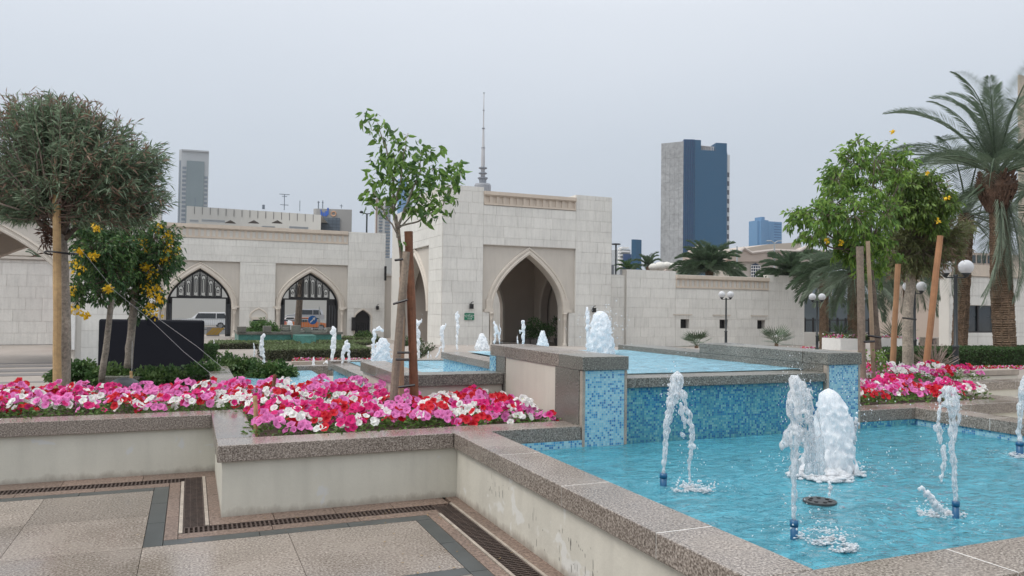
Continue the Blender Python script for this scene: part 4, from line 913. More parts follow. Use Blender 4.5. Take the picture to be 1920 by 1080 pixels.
q=MB(); a=KX(1500,530); b=KX(1546,530); q.box(a,YK-3,GZ,b,YK-2,KZ(1510,505)); q.build('glazed_porch',surf('porch_glass',(.20,.25,.30),.4,.1,.2),ki)
for px in (1500,1512,1524,1536,1546): q=MB(); x=KX(px); q.box(x-.12,YK-3.2,GZ,x+.12,YK-3.01,KZ(1510,505)); q.build('porch_post',PKD,ki)
# cream tower at the right edge and low far building
g,C,zt,Pr,Pl=tower_box('cream_tower','cream tower at the far right edge behind the palm',1911,140,200,R(0),1990,R(100),1908,surf('cream_tower_wall',(.47,.40,.32),.8,.05,.1))
bdl=tag(empty('far_building',(60,55,0),None,None),'beige building with dark window openings behind the guard house','building')
a=aD(1800,472,62); b=aD(2100,472,62); q=MB(); q.box(a.x,a.y,-1,b.x,a.y+8,a.z); q.build('wall',PK,bdl)
for k in range(7): 
    u=aD(1812+k*16,484,61.8); q=MB(); q.box(u.x-.2,a.y-.06,u.z-.35,u.x+.2,a.y-.01,u.z+.3); q.build('window',GLASSD,bdl)
tk=tag(empty('white_tank_roof',(48,80,0),None,None),'white bundled covers above the garden wall beside the palm','roof cover')
q=MB()
for k in range(6): p=aD(1226+k*12,501-(k%3)*1.5,75); q.ball(p,.55+.12*(k%2),8,0,.7)
q.build('cover',flat('white_cover',(.6,.59,.55),.8),tk,True)
# street wall, cars, barrier, sign behind the gates
sw=tag(empty('street_wall',(8,100,GZ),None,None),'plain cream wall across the street behind the gates','wall'); boxpart('wall',CB,sw,-20,101,GZ,34,102,8.0)
boxpart('vent',dk,sw,9.6,100.9,1.9,10.6,100.99,2.6)

# ------------------------------------------------------------------ cars and street things seen through the gates
TYRE=flat('tyre_rubber',(.02,.02,.02),.8); CARG=flat('car_glass',(.02,.025,.03),.15); LAMPR=flat('tail_lamp',(.35,.01,.01),.3); CHR=flat('wheel_rim_metal',(.35,.35,.36),.35,.8)
def car(loc,rz,paint,lab,suv=True,L=4.8,H=1.8):
    g=empty('parked_car',loc,lab,'car','cars parked on the street behind the gates',True,rz); w=.92
    if suv: prof=[(-L/2,.45),(-L/2,1.0),(-L/2+.12,1.15),(-L/2+.25,1.72),(-L/2+.6,H),(L*.12,H-.02),(L*.26,1.15),(L/2-.25,1.02),(L/2,.85),(L/2,.45)]
    else: prof=[(-L/2,.45),(-L/2,.88),(-L*.36,1.0),(-L*.22,1.42),(L*.08,1.44),(L*.22,.98),(L/2-.15,.82),(L/2,.65),(L/2,.42)]
    q=MB(); n=len(prof)
    def y(z): return w-(max(0,z-1.0)*.22)
    for s in (-1,1): q.poly([(x,s*y(z),z) for x,z in (prof if s<0 else prof[::-1])])
    for (a,b),(c_,d) in zip(prof,prof[1:]+prof[:1]): q.quad((a,-y(b),b),(c_,-y(d),d),(c_,y(d),d),(a,y(b),b))
    o=q.build('car_body',paint,g); bevel(o,.06,3)
    zt=(H-.12) if suv else 1.38; zl=1.12 if suv else .98
    for s in (-1,1):
        q=MB(); xa,xb=(-L/2+.45,L*.20) if suv else (-L*.27,L*.15)
        q.poly([(xa-.08,s*(y(zl)+.012),zl),(xb,s*(y(zl)+.012),zl),(xb-.3,s*(y(zt)+.012),zt),(xa+.1,s*(y(zt)+.012),zt)]); q.build('side_window',CARG,g)
        q=MB(); q.box(xa+.9,s*(y(zl)+.02)-.01,zl,xa+.98,s*(y(zl)+.02)+.005,zt); q.build('window_pillar',paint,g)
        q=MB(); q.box(-L/2-.02,s*.70-.12,.78,-L/2+.03,s*.70+.12,1.05); q.build('tail_light',LAMPR,g)
        for xx in (-L*.31,L*.31):
            q=MB(); q.tube([(xx,s*(w-.22),.36),(xx,s*(w+.02),.36)],.36,16); wh=q.build('wheel',TYRE,g)
            q=MB(); q.tube([(xx,s*(w),.36),(xx,s*(w+.035),.36)],.22,12); rim=q.build('rim',CHR,wh)
    q=MB(); q.poly([(-L/2-.0+.13,-.7,1.2),(-L/2+.13,.7,1.2),(-L/2+.26,.62,1.66),(-L/2+.26,-.62,1.66)]) if suv else q.poly([(-L*.36,-.7,1.02),(-L*.36,.7,1.02),(-L*.24,.6,1.4),(-L*.24,-.6,1.4)]); q.build('rear_window',CARG,g)
    return g
CW=surf('white_car_paint',(.72,.73,.74),.25,.02,1,coat=.5); CS=surf('silver_car_paint',(.40,.41,.43),.3,.02,1,metal=.3); CO=surf('orange_car_paint',(.62,.16,.02),.3,.02,1,coat=.5); CRD=surf('red_car_paint',(.45,.015,.02),.3,.02,1,coat=.5)
GS=-1.5
def gx(px,Y): return aY(px,600,Y).x
car((gx(384,88),88,GS+.35),R(180),CW,'white suv parked behind the left iron gate beside the black board',L=5.0)
car((gx(440,92),92,GS+.35),R(160),CW,'second white car partly hidden by the leaf of the left iron gate',L=4.6)
car((gx(545,86),86,GS+.3),R(175),CW,'white car left of the orange car behind the right iron gate',False)
car((gx(570,96),96,GS+.75),R(180),CS,'silver car behind the orange car',True,4.6)
car((gx(575,84),84,GS+.25),R(10),CO,'orange car behind the right iron gate below the blue sign',False,4.2)
bpy.data.objects.remove(rc)
car((gx(154,52),52,GZ),R(92),CRD,'red car glimpsed between the pavilion pier and the oleander trunk',False)
fe=tag(empty('railing',(5,80,GZ),None,None),'pale metal crowd railing in front of the parked cars','railing')
q=MB()
for z in (GZ+.35,GZ+1.25): q.tube([(-3,80,z),(15,80,z)],.03,4)
q.build('rail',GT,fe)
q=MB()
for k in range(110): q.tube([(-3+k*.165,80,GZ+.35),(-3+k*.165,80,GZ+1.25)],.014,3,cap=False)
q.build('baluster',GT,fe)['kind']='stuff'
bl=tag(empty('striped_barrier',(gx(393,70),70,GZ),None,None),'low barrier with slanted yellow and black stripes under the left gate','barrier')
boxpart('barrier_board',flat('barrier_grey',(.25,.25,.26)),bl,gx(388,70),70,GZ,gx(412,70),70.2,GZ+.75)
for k in range(3):
    x=gx(386+k*8,70); q=MB(); q.poly([(x,69.98,GZ+.1),(x+.3,69.98,GZ+.1),(x+.85,69.98,GZ+.7),(x+.55,69.98,GZ+.7)]); q.build('stripe',flat('stripe_ochre',(.42,.27,.06)),bl)
rs=tag(empty('road_sign',(gx(585,70),70,GZ),None,None),'round blue road sign with a white arrow pointing up right','road sign')
s0=aY(586,600,70); q=MB(); q.tube([(s0.x+.6,70.1,GZ),(s0.x+.6,70.1,s0.z+1.2)],.05,6); q.build('pole',GT,rs)
q=MB(); q.tube([(s0.x,69.95,s0.z),(s0.x,70.02,s0.z)],.39,24); q.build('disc',flat('sign_blue',(.01,.13,.42)),rs)
q=MB(); q.poly([(s0.x-.25,69.93,s0.z-.19),(s0.x-.19,69.93,s0.z-.25),(s0.x+.12,69.93,s0.z+.05),(s0.x+.06,69.93,s0.z+.11)]); q.poly([(s0.x+.24,69.93,s0.z+.24),(s0.x-.02,69.93,s0.z+.18),(s0.x+.18,69.93,s0.z-.03)]); q.build('arrow',WHITE,rs)
tt=tag(empty('bare_tree',(gx(562,72),72,GZ),None,None),'brown tree trunk rising behind the right iron gate','tree'); q=MB(); q.tube([(gx(558,72),72,GZ),(gx(562,72),72,3),(gx(566,72),72,6)],[.32,.28,.25],8); q.build('trunk',BARKD,tt)

# ------------------------------------------------------------------ double globe lamps
GLOBE=None
def globe_mat():
    m=new_mat('clear_globe_plastic'); n=N(m)
    a=n('ShaderNodeBsdfTransparent',{'Color':(.93,.94,.96,1)}); b=n('ShaderNodeBsdfPrincipled',{'Base Color':(.72,.74,.77,1),'Roughness':.12})
    lw=n('ShaderNodeLayerWeight',{'Blend':.30}); f=n('ShaderNodeMapRange',{0:lw.outputs['Facing'],3:.55,4:.98})
    o=n('ShaderNodeMixShader',{0:f.outputs[0],1:a.outputs[0],2:b.outputs[0]}); n('ShaderNodeOutputMaterial',{0:o.outputs[0]}); return m
GM_=globe_mat(); POLE=surf('dark_green_pole',(.018,.024,.028),.45,.1,5)
def make_lamp():
    g=empty('globe_lamp',(0,0,0),'x','street lamp','double globe garden lamps',True)
    q=MB(); q.lathe((0,0,0),[(.11,0),(.11,.06),(.085,.1),(.08,.75),(.10,.78),(.10,.82),(.055,.86),(.05,2.85),(.06,2.88),(.06,2.95)],12); q.build('pole',POLE,g,True)
    q=MB(); q.tube([(-.27,0,2.86),(.27,0,2.86)],.022,6); q.build('cross_arm',POLE,g)
    for s in (-1,1):
        x=s*.27
        q=MB(); q.lathe((x,0,2.86),[(.03,0),(.07,.04),(.09,.08),(.12,.10),(.12,.13),(.05,.14)],12); h=q.build('lamp_holder',POLE,g)
        q=MB(); q.ball((x,0,3.17),.215,16); q.build('globe',GM_,g,True)
        q=MB(); 
        for k in range(4): q.lathe((x,0,3.06+k*.055),[(.03,0),(.085,.008),(.085,.02),(.03,.03)],10)
        q.build('louvre',flat('louvre_grey',(.22,.22,.23)),h)
    return g
lamp0=make_lamp()
for i,(px,pyt,pyb,D,lab) in enumerate(((1792,487,700,20.6,'tall double globe lamp in front of the leaning palm trunk'),(1715,528,672,30,'double globe lamp partly behind the pale tree trunk'),(1532,550,655,44,'double globe lamp at the end of the limestone wall'),(1361,546,645,46,'double globe lamp in front of the middle wall window'))):
    o=lamp0 if i==0 else copy_tree(lamp0)
    p=aD(px,pyb,D); b=aD(px,pyt,D); s=(b.z-p.z)/3.385; o.location=p; o.scale=(s,s,s); o.rotation_euler.z=R((-46,-44,-38,-34)[i]); o['label']=lab
def flood(px,pyt,D,lab,two):
    p=aD(px,pyt,D); g=tag(empty('flood_lamp',(p.x,p.y,GZ),None,None),lab,'street lamp','tall distant flood lamps')
    q=MB(); q.tube([(p.x,p.y,GZ),(p.x,p.y,p.z)],D*.0011,6); q.build('pole',POLE,g); w=D*.0095
    if two:
        q=MB(); q.tube([(p.x-w,p.y,p.z+.1),(p.x,p.y,p.z),(p.x+w,p.y,p.z+.1)],D*.0007,5); q.build('cross_arm',POLE,g)
        for s in (-1,1): q=MB(); q.ball((p.x+s*w*.75,p.y,p.z+D*.002),D*.0026,8,0,.7); q.build('lamp_head',POLE,g)
    else: q=MB(); q.lathe((p.x,p.y,p.z-D*.001),[(D*.001,0),(D*.006,D*.0004),(D*.006,D*.0018),(D*.001,D*.0022)],12); q.build('lamp_head',POLE,g)
flood(688,401,85,'distant twin headed floodlight left of the apartment tower',True)
flood(1155,458,80,'distant floodlight with a flat round head beside the gate tower',False)
for px,py,D,lab in ((1452,456,100,'thin pale street light with curved arms before the company building'),(1382,462,100,'thin pale pole with a cross bar left of the company building')):
    p=aD(px,py,D); g=tag(empty('street_light',(p.x,p.y,GZ),None,None),lab,'street lamp','pale poles before the company building')
    q=MB(); q.tube([(p.x,p.y,GZ),(p.x,p.y,p.z)],.1,6); q.build('pole',GT,g)
    q=MB(); q.tube([(p.x-1.3,p.y,p.z+.25),(p.x-.5,p.y,p.z+.3),(p.x,p.y,p.z),(p.x+.5,p.y,p.z+.3),(p.x+1.2,p.y,p.z+.35)] if px>1400 else [(p.x-1.1,p.y,p.z-.6),(p.x+.9,p.y,p.z-.6)],.07,5); q.build('cross_arm',GT,g)

# ------------------------------------------------------------------ foliage builders
def rs_(r): 
    while True:
        v=Vector((r.uniform(-1,1),r.uniform(-1,1),r.uniform(-1,1)))
        if .05<v.length<1: return v
def twig_crown(tree,c,rad,n,leafL,leafW,mats,seed,inner=.25,per=26,droop=0,tw=.006,whorl=3,lobes=None,name='crown',mw=None):
    """crown of twigs that start near the heart and carry whorls of narrow leaves on their outer part"""
    r=random.Random(seed); random.seed(seed); q=MB(); c=Vector(c); q2=MB()
    lob=lobes or [(Vector((0,0,0)),1)]
    for i in range(n):
        lo,ls=r.choice(lob)
        d=rs_(r).normalized(); 
        if d.z<-.45: d.z*=-.5; d.normalize()
        k=1+.28*noise.noise(d*1.8+Vector((seed,0,0)))+.10*noise.noise(d*5)
        end=c+lo+Vector((d.x*rad[0],d.y*rad[1],d.z*rad[2]))*k*ls*r.uniform(.72,1.0)
        st=c+Vector((lo.x*.3,lo.y*.3,lo.z*.3-rad[2]*.35))+Vector((d.x*rad[0],d.y*rad[1],d.z*rad[2]))*inner*r.random()
        mid=(st+end)/2+rs_(r)*rad[0]*.08+Vector((0,0,-droop*.3))
        pts=[]
        for t in np.linspace(0,1,6): pts.append(st*(1-t)**2+mid*2*t*(1-t)+end*t*t+Vector((0,0,-droop*t*t)))
        q2.tube(pts,[tw*(1.6-t*1.2) for t in np.linspace(0,1,6)],3,0,False)
        sel=noise.noise(end*1.1+Vector((seed,3,0)))
        for j in range(per):
            t=.42+.58*(j/per)**.8; k_=min(4,int(t*5)); f=t*5-k_; p=pts[k_].lerp(pts[k_+1],f); ax=(pts[k_+1]-pts[k_]).normalized()
            side=rs_(r).normalized(); dd=(ax*r.uniform(.5,1.1)+side*r.uniform(.6,1.0)+Vector((0,0,-.15-droop)))
            u=r.random(); 
            mi=0 if u<.62+.3*sel else 1
            if len(mats)>2 and t>.86 and r.random()<.40+sel*1.2: mi=2
            q.leaf(p,dd,leafL*r.uniform(.7,1.2),leafW*r.uniform(.8,1.2),mi)
    o=q.build(name,list(mats),tree); b=q2.build('twigs',TWIG,tree); b['kind']='stuff'; return o
def cluster_crown(tree,centers,n,leafL,leafW,mats,seed,droop=.4,name='crown',flat_=.0):
    """loose crown: leaves gathered on many short sprays around given centres (point, radius)"""
    r=random.Random(seed); random.seed(seed); q=MB(); q2=MB()
    wsum=sum(x[1]**2 for x in centers)
    for c,rad in centers:
        k=int(n*rad**2/wsum); c=Vector(c)
        ns=max(2,k//12)
        for s in range(ns):
            d=rs_(r); p0=c+d*rad*.3; p1=c+d.normalized()*rad*r.uniform(.55,1.05); 
            q2.tube([p0,(p0+p1)/2+Vector((0,0,.03)),p1],[.006,.004,.002],3,0,False)
            tone=r.random()
            for j in range(12):
                t=j/11; p=p0.lerp(p1,.3+.7*t)+rs_(r)*.04; dd=(p1-p0).normalized()*.7+rs_(r)*.9+Vector((0,0,-droop))
                q.leaf(p,dd,leafL*r.uniform(.65,1.2),leafW*r.uniform(.75,1.2),0 if r.random()<.25+.6*tone else 1,None,.22)
    o=q.build(name,list(mats),tree); q2.build('twigs',TWIG,tree)['kind']='stuff'; return o
def limb(q,pts,r0,r1,n=8,m=0,wob=.01):
    P=[Vector(p) for p in pts]; out=[]; 
    for i in range(len(P)-1):
        for k in range(4): t=k/4; out.append(P[i].lerp(P[i+1],t)+Vector((random.uniform(-wob,wob),random.uniform(-wob,wob),0)))
    out.append(P[-1]); m_=len(out)-1; q.tube(out,[(r0+(r1-r0)*i/m_)*random.uniform(.94,1.06) for i in range(m_+1)],n,m)
def stake(px0,py0,px1,py1,D,wpx,mat,lab,grp='wooden tree stakes',name='tree_stake',z0=.45,name2='stake_pole'):
    a=aD(px0,py0,D); b=aD(px1,py1,D); a.z=max(a.z,0) ; 
    g=tag(empty(name,(a.x,a.y,a.z-.15),None,None),lab,'tree stake',grp); q=MB(); limb(q,[a-Vector((0,0,.15)),a.lerp(b,.5),b],wpx*D/F*.35,wpx*D/F*.32,10,0,.003); q.build('post',mat,g); return g
def dep(p): return (p-CAM).dot(fw)

# big oleander on a trunk at the left
D=9.35; ot=tag(empty('oleander_tree',tuple(aD(118,745,D)),None,None),'large rounded oleander tree with dense narrow leaves and dry tips at the left','tree')
q=MB(); limb(q,[aD(117,760,D),aD(121,620,D),aD(116,500,D),aD(112,440,D)],.085,.075,10,0,.006); q.build('trunk',BARK,ot,True)
for pts,r0 in (([(112,445),(75,420),(48,380),(20,330),(0,300)],.045),([(118,445),(130,400),(155,350),(200,300)],.05),([(116,440),(110,380),(105,300),(120,230)],.045),([(120,450),(170,400),(230,380),(275,360)],.035),([(115,445),(95,400),(60,330),(50,250)],.035),([(118,440),(140,370),(170,280),(190,230)],.035)):
    q=MB(); limb(q,[aD(x,y,D+random.uniform(-.3,.3)*(i>0)) for i,(x,y) in enumerate(pts)],r0,.012,7); q.build('limb',BARKD,ot,True)
random.seed(2)
def off(px,py,D,c): return aD(px,py,D)-c
cc=aD(118,330,D); lobs=[(off(55,285,D,cc),.60),(off(190,315,D,cc),.62),(off(120,250,D,cc),.52),(off(235,345,D,cc),.45),(off(-10,330,D,cc),.5),(off(90,350,D,cc),.5),(off(175,265,D,cc),.45),(off(258,310,D,cc),.33),(off(160,370,D,cc),.48),(off(55,222,D,cc),.36),(off(262,375,D,cc),.30),(off(110,215,D,cc),.28),(off(15,390,D,cc),.36),(off(215,400,D,cc),.34),(off(70,395,D,cc),.32)]
twig_crown(ot,cc,(1.22,1.1,1.05),1250,.13,.0165,(L_OLE,L_OLE2,L_DRY),4,.3,26,0,.0065,lobes=lobs)
q=MB(); random.seed(3)
for k in range(160): p=aD(88+random.gauss(0,6),440+random.gauss(0,14),D-.1); q.leaf(p,rs_(random),.1,.02)
q.build('dry_leaf_clump',leafm('dry_brown_clump',(.13,.075,.055)),ot)
stake(108,750,106,312,D-.22,21,WOODY,'thick yellow timber stake tied to the oleander trunk')
tie=tag(empty('tree_tie',tuple(aD(108,475,D-.25)),None,None),'dark tie round the oleander trunk and its stake','tie','dark rubber tree ties'); q=MB(); c0=aD(114,475,D-.12); q.tube([c0+Vector((.17*math.cos(a),.2*math.sin(a),.01*math.sin(a*2))) for a in np.linspace(0,2*math.pi,16)],.012,5); q.build('strap',IRON,tie)
# yellow flowering trees
def tecoma(lab,trunk,D,centers,n,seed,flowers,mats=(L_TEC,L_TEC2),LL=.075):
    t=tag(empty('flowering_tree',tuple(aD(*trunk[0],D)),None,None),lab,'tree'); q=MB(); random.seed(seed)
    w=trunk[0]; limb(q,[aD(x,y,D) for x,y in trunk],.0,.0) if False else None
    q=MB(); limb(q,[aD(x,y,D) for x,y in trunk],TW*D/F*.5,TW*D/F*.36,9,0,.004); q.build('trunk',BARK,t,True)
    for (cx,cy,cr) in centers[::2]:
        q=MB(); a=aD(*trunk[-1],D); b=aD(cx,cy,D+random.uniform(-.2,.2)); limb(q,[a,a.lerp(b,.5)+Vector((0,0,.05)),b],.018,.005,5); q.build('limb',BARKD,t)
    cluster_crown(t,[(aD(x,y,D+random.uniform(-.35,.35)),r*D/F) for x,y,r in centers],n,LL,LL*.42,mats,seed)
    for (x,y,r) in flowers:
        q=MB()
        for k in range(32):
            p=aD(x,y,D-.35)+rs_(random)*r*.95*D/F; q.leaf(p,rs_(random)+Vector((0,0,-.3)),.05,.038)
        q.build('flower_cluster',F_YEL,t)
    return t
TW=16
tecoma('dark green yellow flowering tree on a pale straight trunk',[(240,690),(244,640),(252,565),(258,510)],11.8,[(258,500,60),(215,470,52),(290,500,50),(300,450,42),(205,430,48),(255,425,48),(175,440,34),(235,545,42),(310,475,36),(285,560,30),(200,520,38),(165,500,30),(325,490,24),(265,585,26)],10500,5,
 [(252,456,13),(318,452,14),(323,470,16),(310,487,15),(282,510,16),(281,540,17),(292,545,14),(245,500,10),(274,500,9),(205,535,14),(298,428,10),(284,578,13),(292,590,12),(270,455,8),(300,560,8),(316,440,9),(234,487,9),(278,470,8)])
TW=12
tecoma('smaller yellow flowering tree on a thin leaning trunk',[(190,718),(200,640),(210,560),(212,520)],10.9,[(190,470,46),(215,510,44),(165,500,30),(150,450,26),(190,550,26),(230,470,40),(150,540,22),(165,430,24),(145,560,18)],5200,8,
 [(142,500,15),(136,545,13),(140,580,11),(133,410,10),(180,425,9),(175,480,9),(148,470,8),(160,590,8),(203,540,8)])
# sapling in the middle with three stakes
D=dep(aZ(757,757,.6)); st=tag(empty('sapling',tuple(aD(757,757,D)),None,None),'thin bright green sapling with drooping leaves tied between three stakes','tree')
random.seed(4)
q=MB(); limb(q,[aD(752,757,D+.05),aD(757,600,D+.05),aD(752,480,D+.05),aD(746,420,D)],.021,.017,8,0,.004); q.build('trunk',WOODG,st,True)
for pts,r0 in (([(747,425),(735,390),(737,340),(728,290),(708,230)],.020),([(746,430),(765,380),(785,330),(790,290)],.016),([(745,445),(738,400),(748,350),(757,300)],.018),([(748,425),(785,415),(830,385),(860,330)],.012),([(746,440),(722,400),(700,360)],.010),([(746,430),(775,400),(800,370)],.010),([(757,300),(760,270),(765,250)],.008)):
    q=MB(); limb(q,[aD(x,y,D+random.uniform(-.12,.12)*(i>0)) for i,(x,y) in enumerate(pts)],r0,.004,6); q.build('limb',BARK,st,True)
sap=[(700,225,24),(712,245,22),(690,215,14),(720,265,12),(762,285,40),(750,255,20),(780,300,34),(720,315,34),(735,345,34),(710,340,24),(712,295,20),(775,345,26),(800,300,22),(820,280,12),(815,350,40),(845,315,26),(860,310,16),(830,375,30),(795,375,30),(770,380,22),(705,375,24),(690,365,14),(725,385,18),(745,372,22),(835,330,30),(790,400,22),(815,400,16),(858,345,14),(760,395,12),(733,310,20),(752,452,7),(745,300,26),(760,330,26),(800,335,24)]
rr=random.Random(12); leaves=[]
for x,y,r in sap:
    for k in range(int(r*r/30)+3):
        a=rr.uniform(0,6.28); s=r*math.sqrt(rr.random()); p=aD(x+s*math.cos(a),y+s*math.sin(a)*.9,D+rr.uniform(-.25,.25)*r/34)
        leaves.append(p)
rr.shuffle(leaves)
random.seed(9)
def sapleaf(q,p):
    d=Vector((random.gauss(0,.8),random.gauss(0,.8),-random.uniform(.1,1.4))).normalized(); L=random.uniform(.070,.125); w=L*random.uniform(.36,.46)
    a=d.cross(Vector((random.gauss(0,1),random.gauss(0,1),random.gauss(0,.5)))).normalized()*w*.5; n_=a.cross(d).normalized()*L
    i=len(q.v); P=[p,p+d*L*.25+a*.85+n_*.05,p+d*L*.6+a*.8+n_*.02,p+d*L*1.0-n_*.16,p+d*L*.6-a*.8+n_*.02,p+d*L*.25-a*.85+n_*.05,p+d*L*.3-n_*.05,p+d*L*.62-n_*.07]
    q.v+=[tuple(v) for v in P]
    for f in ((0,1,6),(1,2,7,6),(2,3,7),(0,6,5),(6,7,4,5),(7,3,4)): q.f.append(tuple(i+k for k in f)); q.m.append(0)
leaves.sort(key=lambda p:dep(p))
q=MB()
for i,p in enumerate(leaves):
    m=L_SAP if random.random()<.62 else L_SAP2
    if i<290: ql=MB(); sapleaf(ql,p); ql.build('leaf',m,st)
    else: sapleaf(q,p); q.m[-6:]=[0 if m is L_SAP else 1]*6
o=q.build('foliage',[L_SAP,L_SAP2],st); o['kind']='stuff'
q=MB()
for p in leaves[::3]: q.tube([p,p+Vector((random.uniform(-.05,.05),random.uniform(-.05,.05),random.uniform(-.06,.03)))],.002,3,0,False)
q.build('twigs',TWIG,st)['kind']='stuff'
stake(735,764,762,472,D-.15,22,WOODG,'grey timber stake leaning right beside the sapling')
stake(778,752,766,434,D+.1,24,WOODR,'red brown timber stake standing right of the sapling')
stake(752,762,754,520,D-.02,16,surf('tan_timber',(.38,.25,.16),.7,.2,4,fine=.1,streak=.2),'thin tan stake right behind the sapling trunk')
for (x0,y0,x1,y1,lab) in ((737,570,764,562,'uppermost dark tie on the sapling stakes'),(745,661,768,661,'dark tie third from the top on the sapling stakes'),(742,674,768,674,'dark tie just under another on the sapling stakes'),(747,726,778,722,'lowest dark tie just above the flowers on the sapling stakes'),(740,488,756,486,'thin tie high on the sapling trunk')):
    g=tag(empty('tree_tie',tuple(aD(x0,y0,D-.3)),None,None),lab,'tie','dark rubber tree ties'); q=MB(); q.tube([aD(x0,y0,D-.29),aD(x1,y1,D-.29)],.012,5); q.build('strap',IRON,g)
for (x0,y0,x1,y1,D_,w,lab) in ((480,792,478,742,6.6,12,'short timber peg at the corner of the flower bed'),(511,730,516,702,8.6,10,'reddish timber peg among the far flowers'),(246,714,246,696,10.3,8,'small timber peg beside the dark dome')):
    stake(x0,y0,x1,y1,D_,w,WOODR if w==10 else WOODY,lab,'short timber pegs','timber_peg')
dm=tag(empty('black_dome',tuple(aD(233,720,9.9)),None,None),'smooth black dome half buried behind the flowers','dome'); q=MB(); p=aD(233,722,9.9); q.lathe((p.x,p.y,p.z-.05),[(.21,0),(.20,.05),(.16,.10),(.09,.135),(.0,.15)],20); q.build('shell',surf('dark_dome_plastic',(.035,.04,.05),.45,.1,8),dm,True)
def wire(pts,D0,D1,lab):
    n=len(pts); P=[aD(x,y,D0+(D1-D0)*i/(n-1)) for i,(x,y) in enumerate(pts)]; g=tag(empty('guy_wire',tuple(P[-1]),None,None),lab,'wire','thin wires bracing the trees'); q=MB(); q.tube(P,.0022,4); q.build('wire',flat('pale_wire',(.42,.42,.43)),g)
wire([(150,465),(215,545),(280,598),(345,660),(402,706)],10.2,9.7,'pale wire running down in front of the black board')
wire([(248,560),(300,600),(370,650),(430,700)],11.3,10.4,'fainter wire running down to the right of the black board')
wire([(248,640),(247,700)],11.6,11.0,'short upright wire beside the pale trunk')
# right hand trees
D=11.2
t=tag(empty('staked_tree',tuple(aD(1645,735,D)),None,None),'bright green tree with dangling leaves and sparse yellow flowers at the right','tree'); random.seed(21)
q=MB(); limb(q,[aD(1655,745,D),aD(1645,640,D),aD(1632,520,D),aD(1625,450,D)],.058,.045,9,0,.008); q.build('trunk',BARKD,t,True)
cen=[(1640,300,50),(1600,310,45),(1685,310,42),(1580,340,45),(1640,350,40),(1560,385,45),(1600,400,50),(1530,400,36),(1500,405,30),(1485,420,18),(1560,430,38),(1610,440,40),(1660,400,30),(1590,450,30),(1640,460,34),(1570,335,35),(1545,410,36),(1610,275,24),(1500,440,18),(1640,420,40),(1625,470,24),(1530,445,22),(1685,345,26),(1700,300,18),(1600,478,30),(1640,492,30),(1580,470,26),(1668,470,28),(1620,510,18),(1650,520,14)]
for (cx,cy,cr_) in cen[::2]:
    q=MB(); a=aD(1627,470,D); b=aD(cx,cy,D+random.uniform(-.3,.3)); limb(q,[a,a.lerp(b,.5)+Vector((0,0,-.08)),b],.022,.006,5); q.build('limb',BARKD,t)
cluster_crown(t,[(aD(x,y,D+random.uniform(-.4,.4)),r*D/F) for x,y,r in cen],6800,.10,.038,(leafm('fresh_green_leaf',(.215,.35,.07),.35,trans=.35),leafm('mid_green_leaf',(.115,.22,.05),.3)),31,.7)
for (x,y) in ((1576,456),(1672,247),(1548,450)):
    q=MB(); 
    for k in range(10): q.leaf(aD(x,y,D-.4)+rs_(random)*.03,rs_(random),.045,.035)
    q.build('flower_cluster',F_YEL,t)
D2=14.6
t=tag(empty('staked_tree',tuple(aD(1704,695,D2)),None,None),'olive brown bushy tree on a pale trunk beside the date palm','tree'); random.seed(22)
q=MB(); limb(q,[aD(1705,700,D2),aD(1700,620,D2),aD(1706,540,D2),aD(1708,480,D2)],.098,.078,10,0,.01); q.build('trunk',BARK,t,True)
cc=aD(1725,420,D2); lobs=[(off(1700,380,D2,cc),.55),(off(1750,370,D2,cc),.5),(off(1790,440,D2,cc),.5),(off(1690,470,D2,cc),.5),(off(1745,480,D2,cc),.55),(off(1720,430,D2,cc),.6),(off(1778,465,D2,cc),.34),(off(1730,505,D2,cc),.36),(off(1692,505,D2,cc),.34)]
twig_crown(t,cc,(.95,.8,.95),620,.13,.022,(leafm('olive_leaf',(.15,.165,.075)),leafm('pale_olive_leaf',(.19,.22,.095)),leafm('brown_twiggy_leaf',(.23,.165,.115))),24,.3,22,.05,.006,lobes=lobs)
cluster_crown(t,[(aD(x,y,D2-.6),r*D2/F) for x,y,r in ((1700,345,34),(1740,345,30),(1765,380,34),(1720,390,34),(1690,400,26),(1750,420,26))],5200,.10,.04,(leafm('yellow_green_leaf',(.15,.235,.05)),leafm('yellow_green_leaf_dark',(.09,.155,.04))),35,.6,'green_sprays')
for (x,y) in ((1739,324),(1775,371),(1758,414)):
    q=MB(); 
    for k in range(10): q.leaf(aD(x,y,D2-1.2)+rs_(random)*.04,rs_(random),.055,.04)
    q.build('flower_cluster',F_YEL,t)
stake(1618,752,1612,462,10.4,20,WOODG,'thick grey stake at the left of the bright green tree')
stake(1640,735,1627,452,10.6,11,surf('weathered_timber',(.33,.25,.17),.8,.2,4,fine=.1,streak=.2),'thin weathered stake behind the bright green tree')
stake(1672,700,1684,495,13.6,15,surf('orange_timber',(.32,.175,.09),.7,.2,4,fine=.1,streak=.2),'brown stake leaning right toward the pale trunk')
stake(1733,705,1763,442,13.4,17,surf('orange_brown_timber',(.34,.17,.085),.7,.2,4,fine=.1,streak=.2),'long orange brown stake leaning right past the globe lamps')
for (x0,y0,x1,y1,D_,lab) in ((1627,629,1652,633,10.4,'dark tie on the bright green tree'),(1620,641,1640,640,10.3,'second dark tie on the stake left of the bright green tree'),(1692,596,1718,599,14.2,'dark tie round the pale trunk of the olive tree')):
    g=tag(empty('tree_tie',tuple(aD(x0,y0,D_)),None,None),lab,'tie','dark rubber tree ties'); q=MB(); q.tube([aD(x0,y0,D_),aD(x1,y1,D_)],.016,5); q.build('strap',IRON,g)
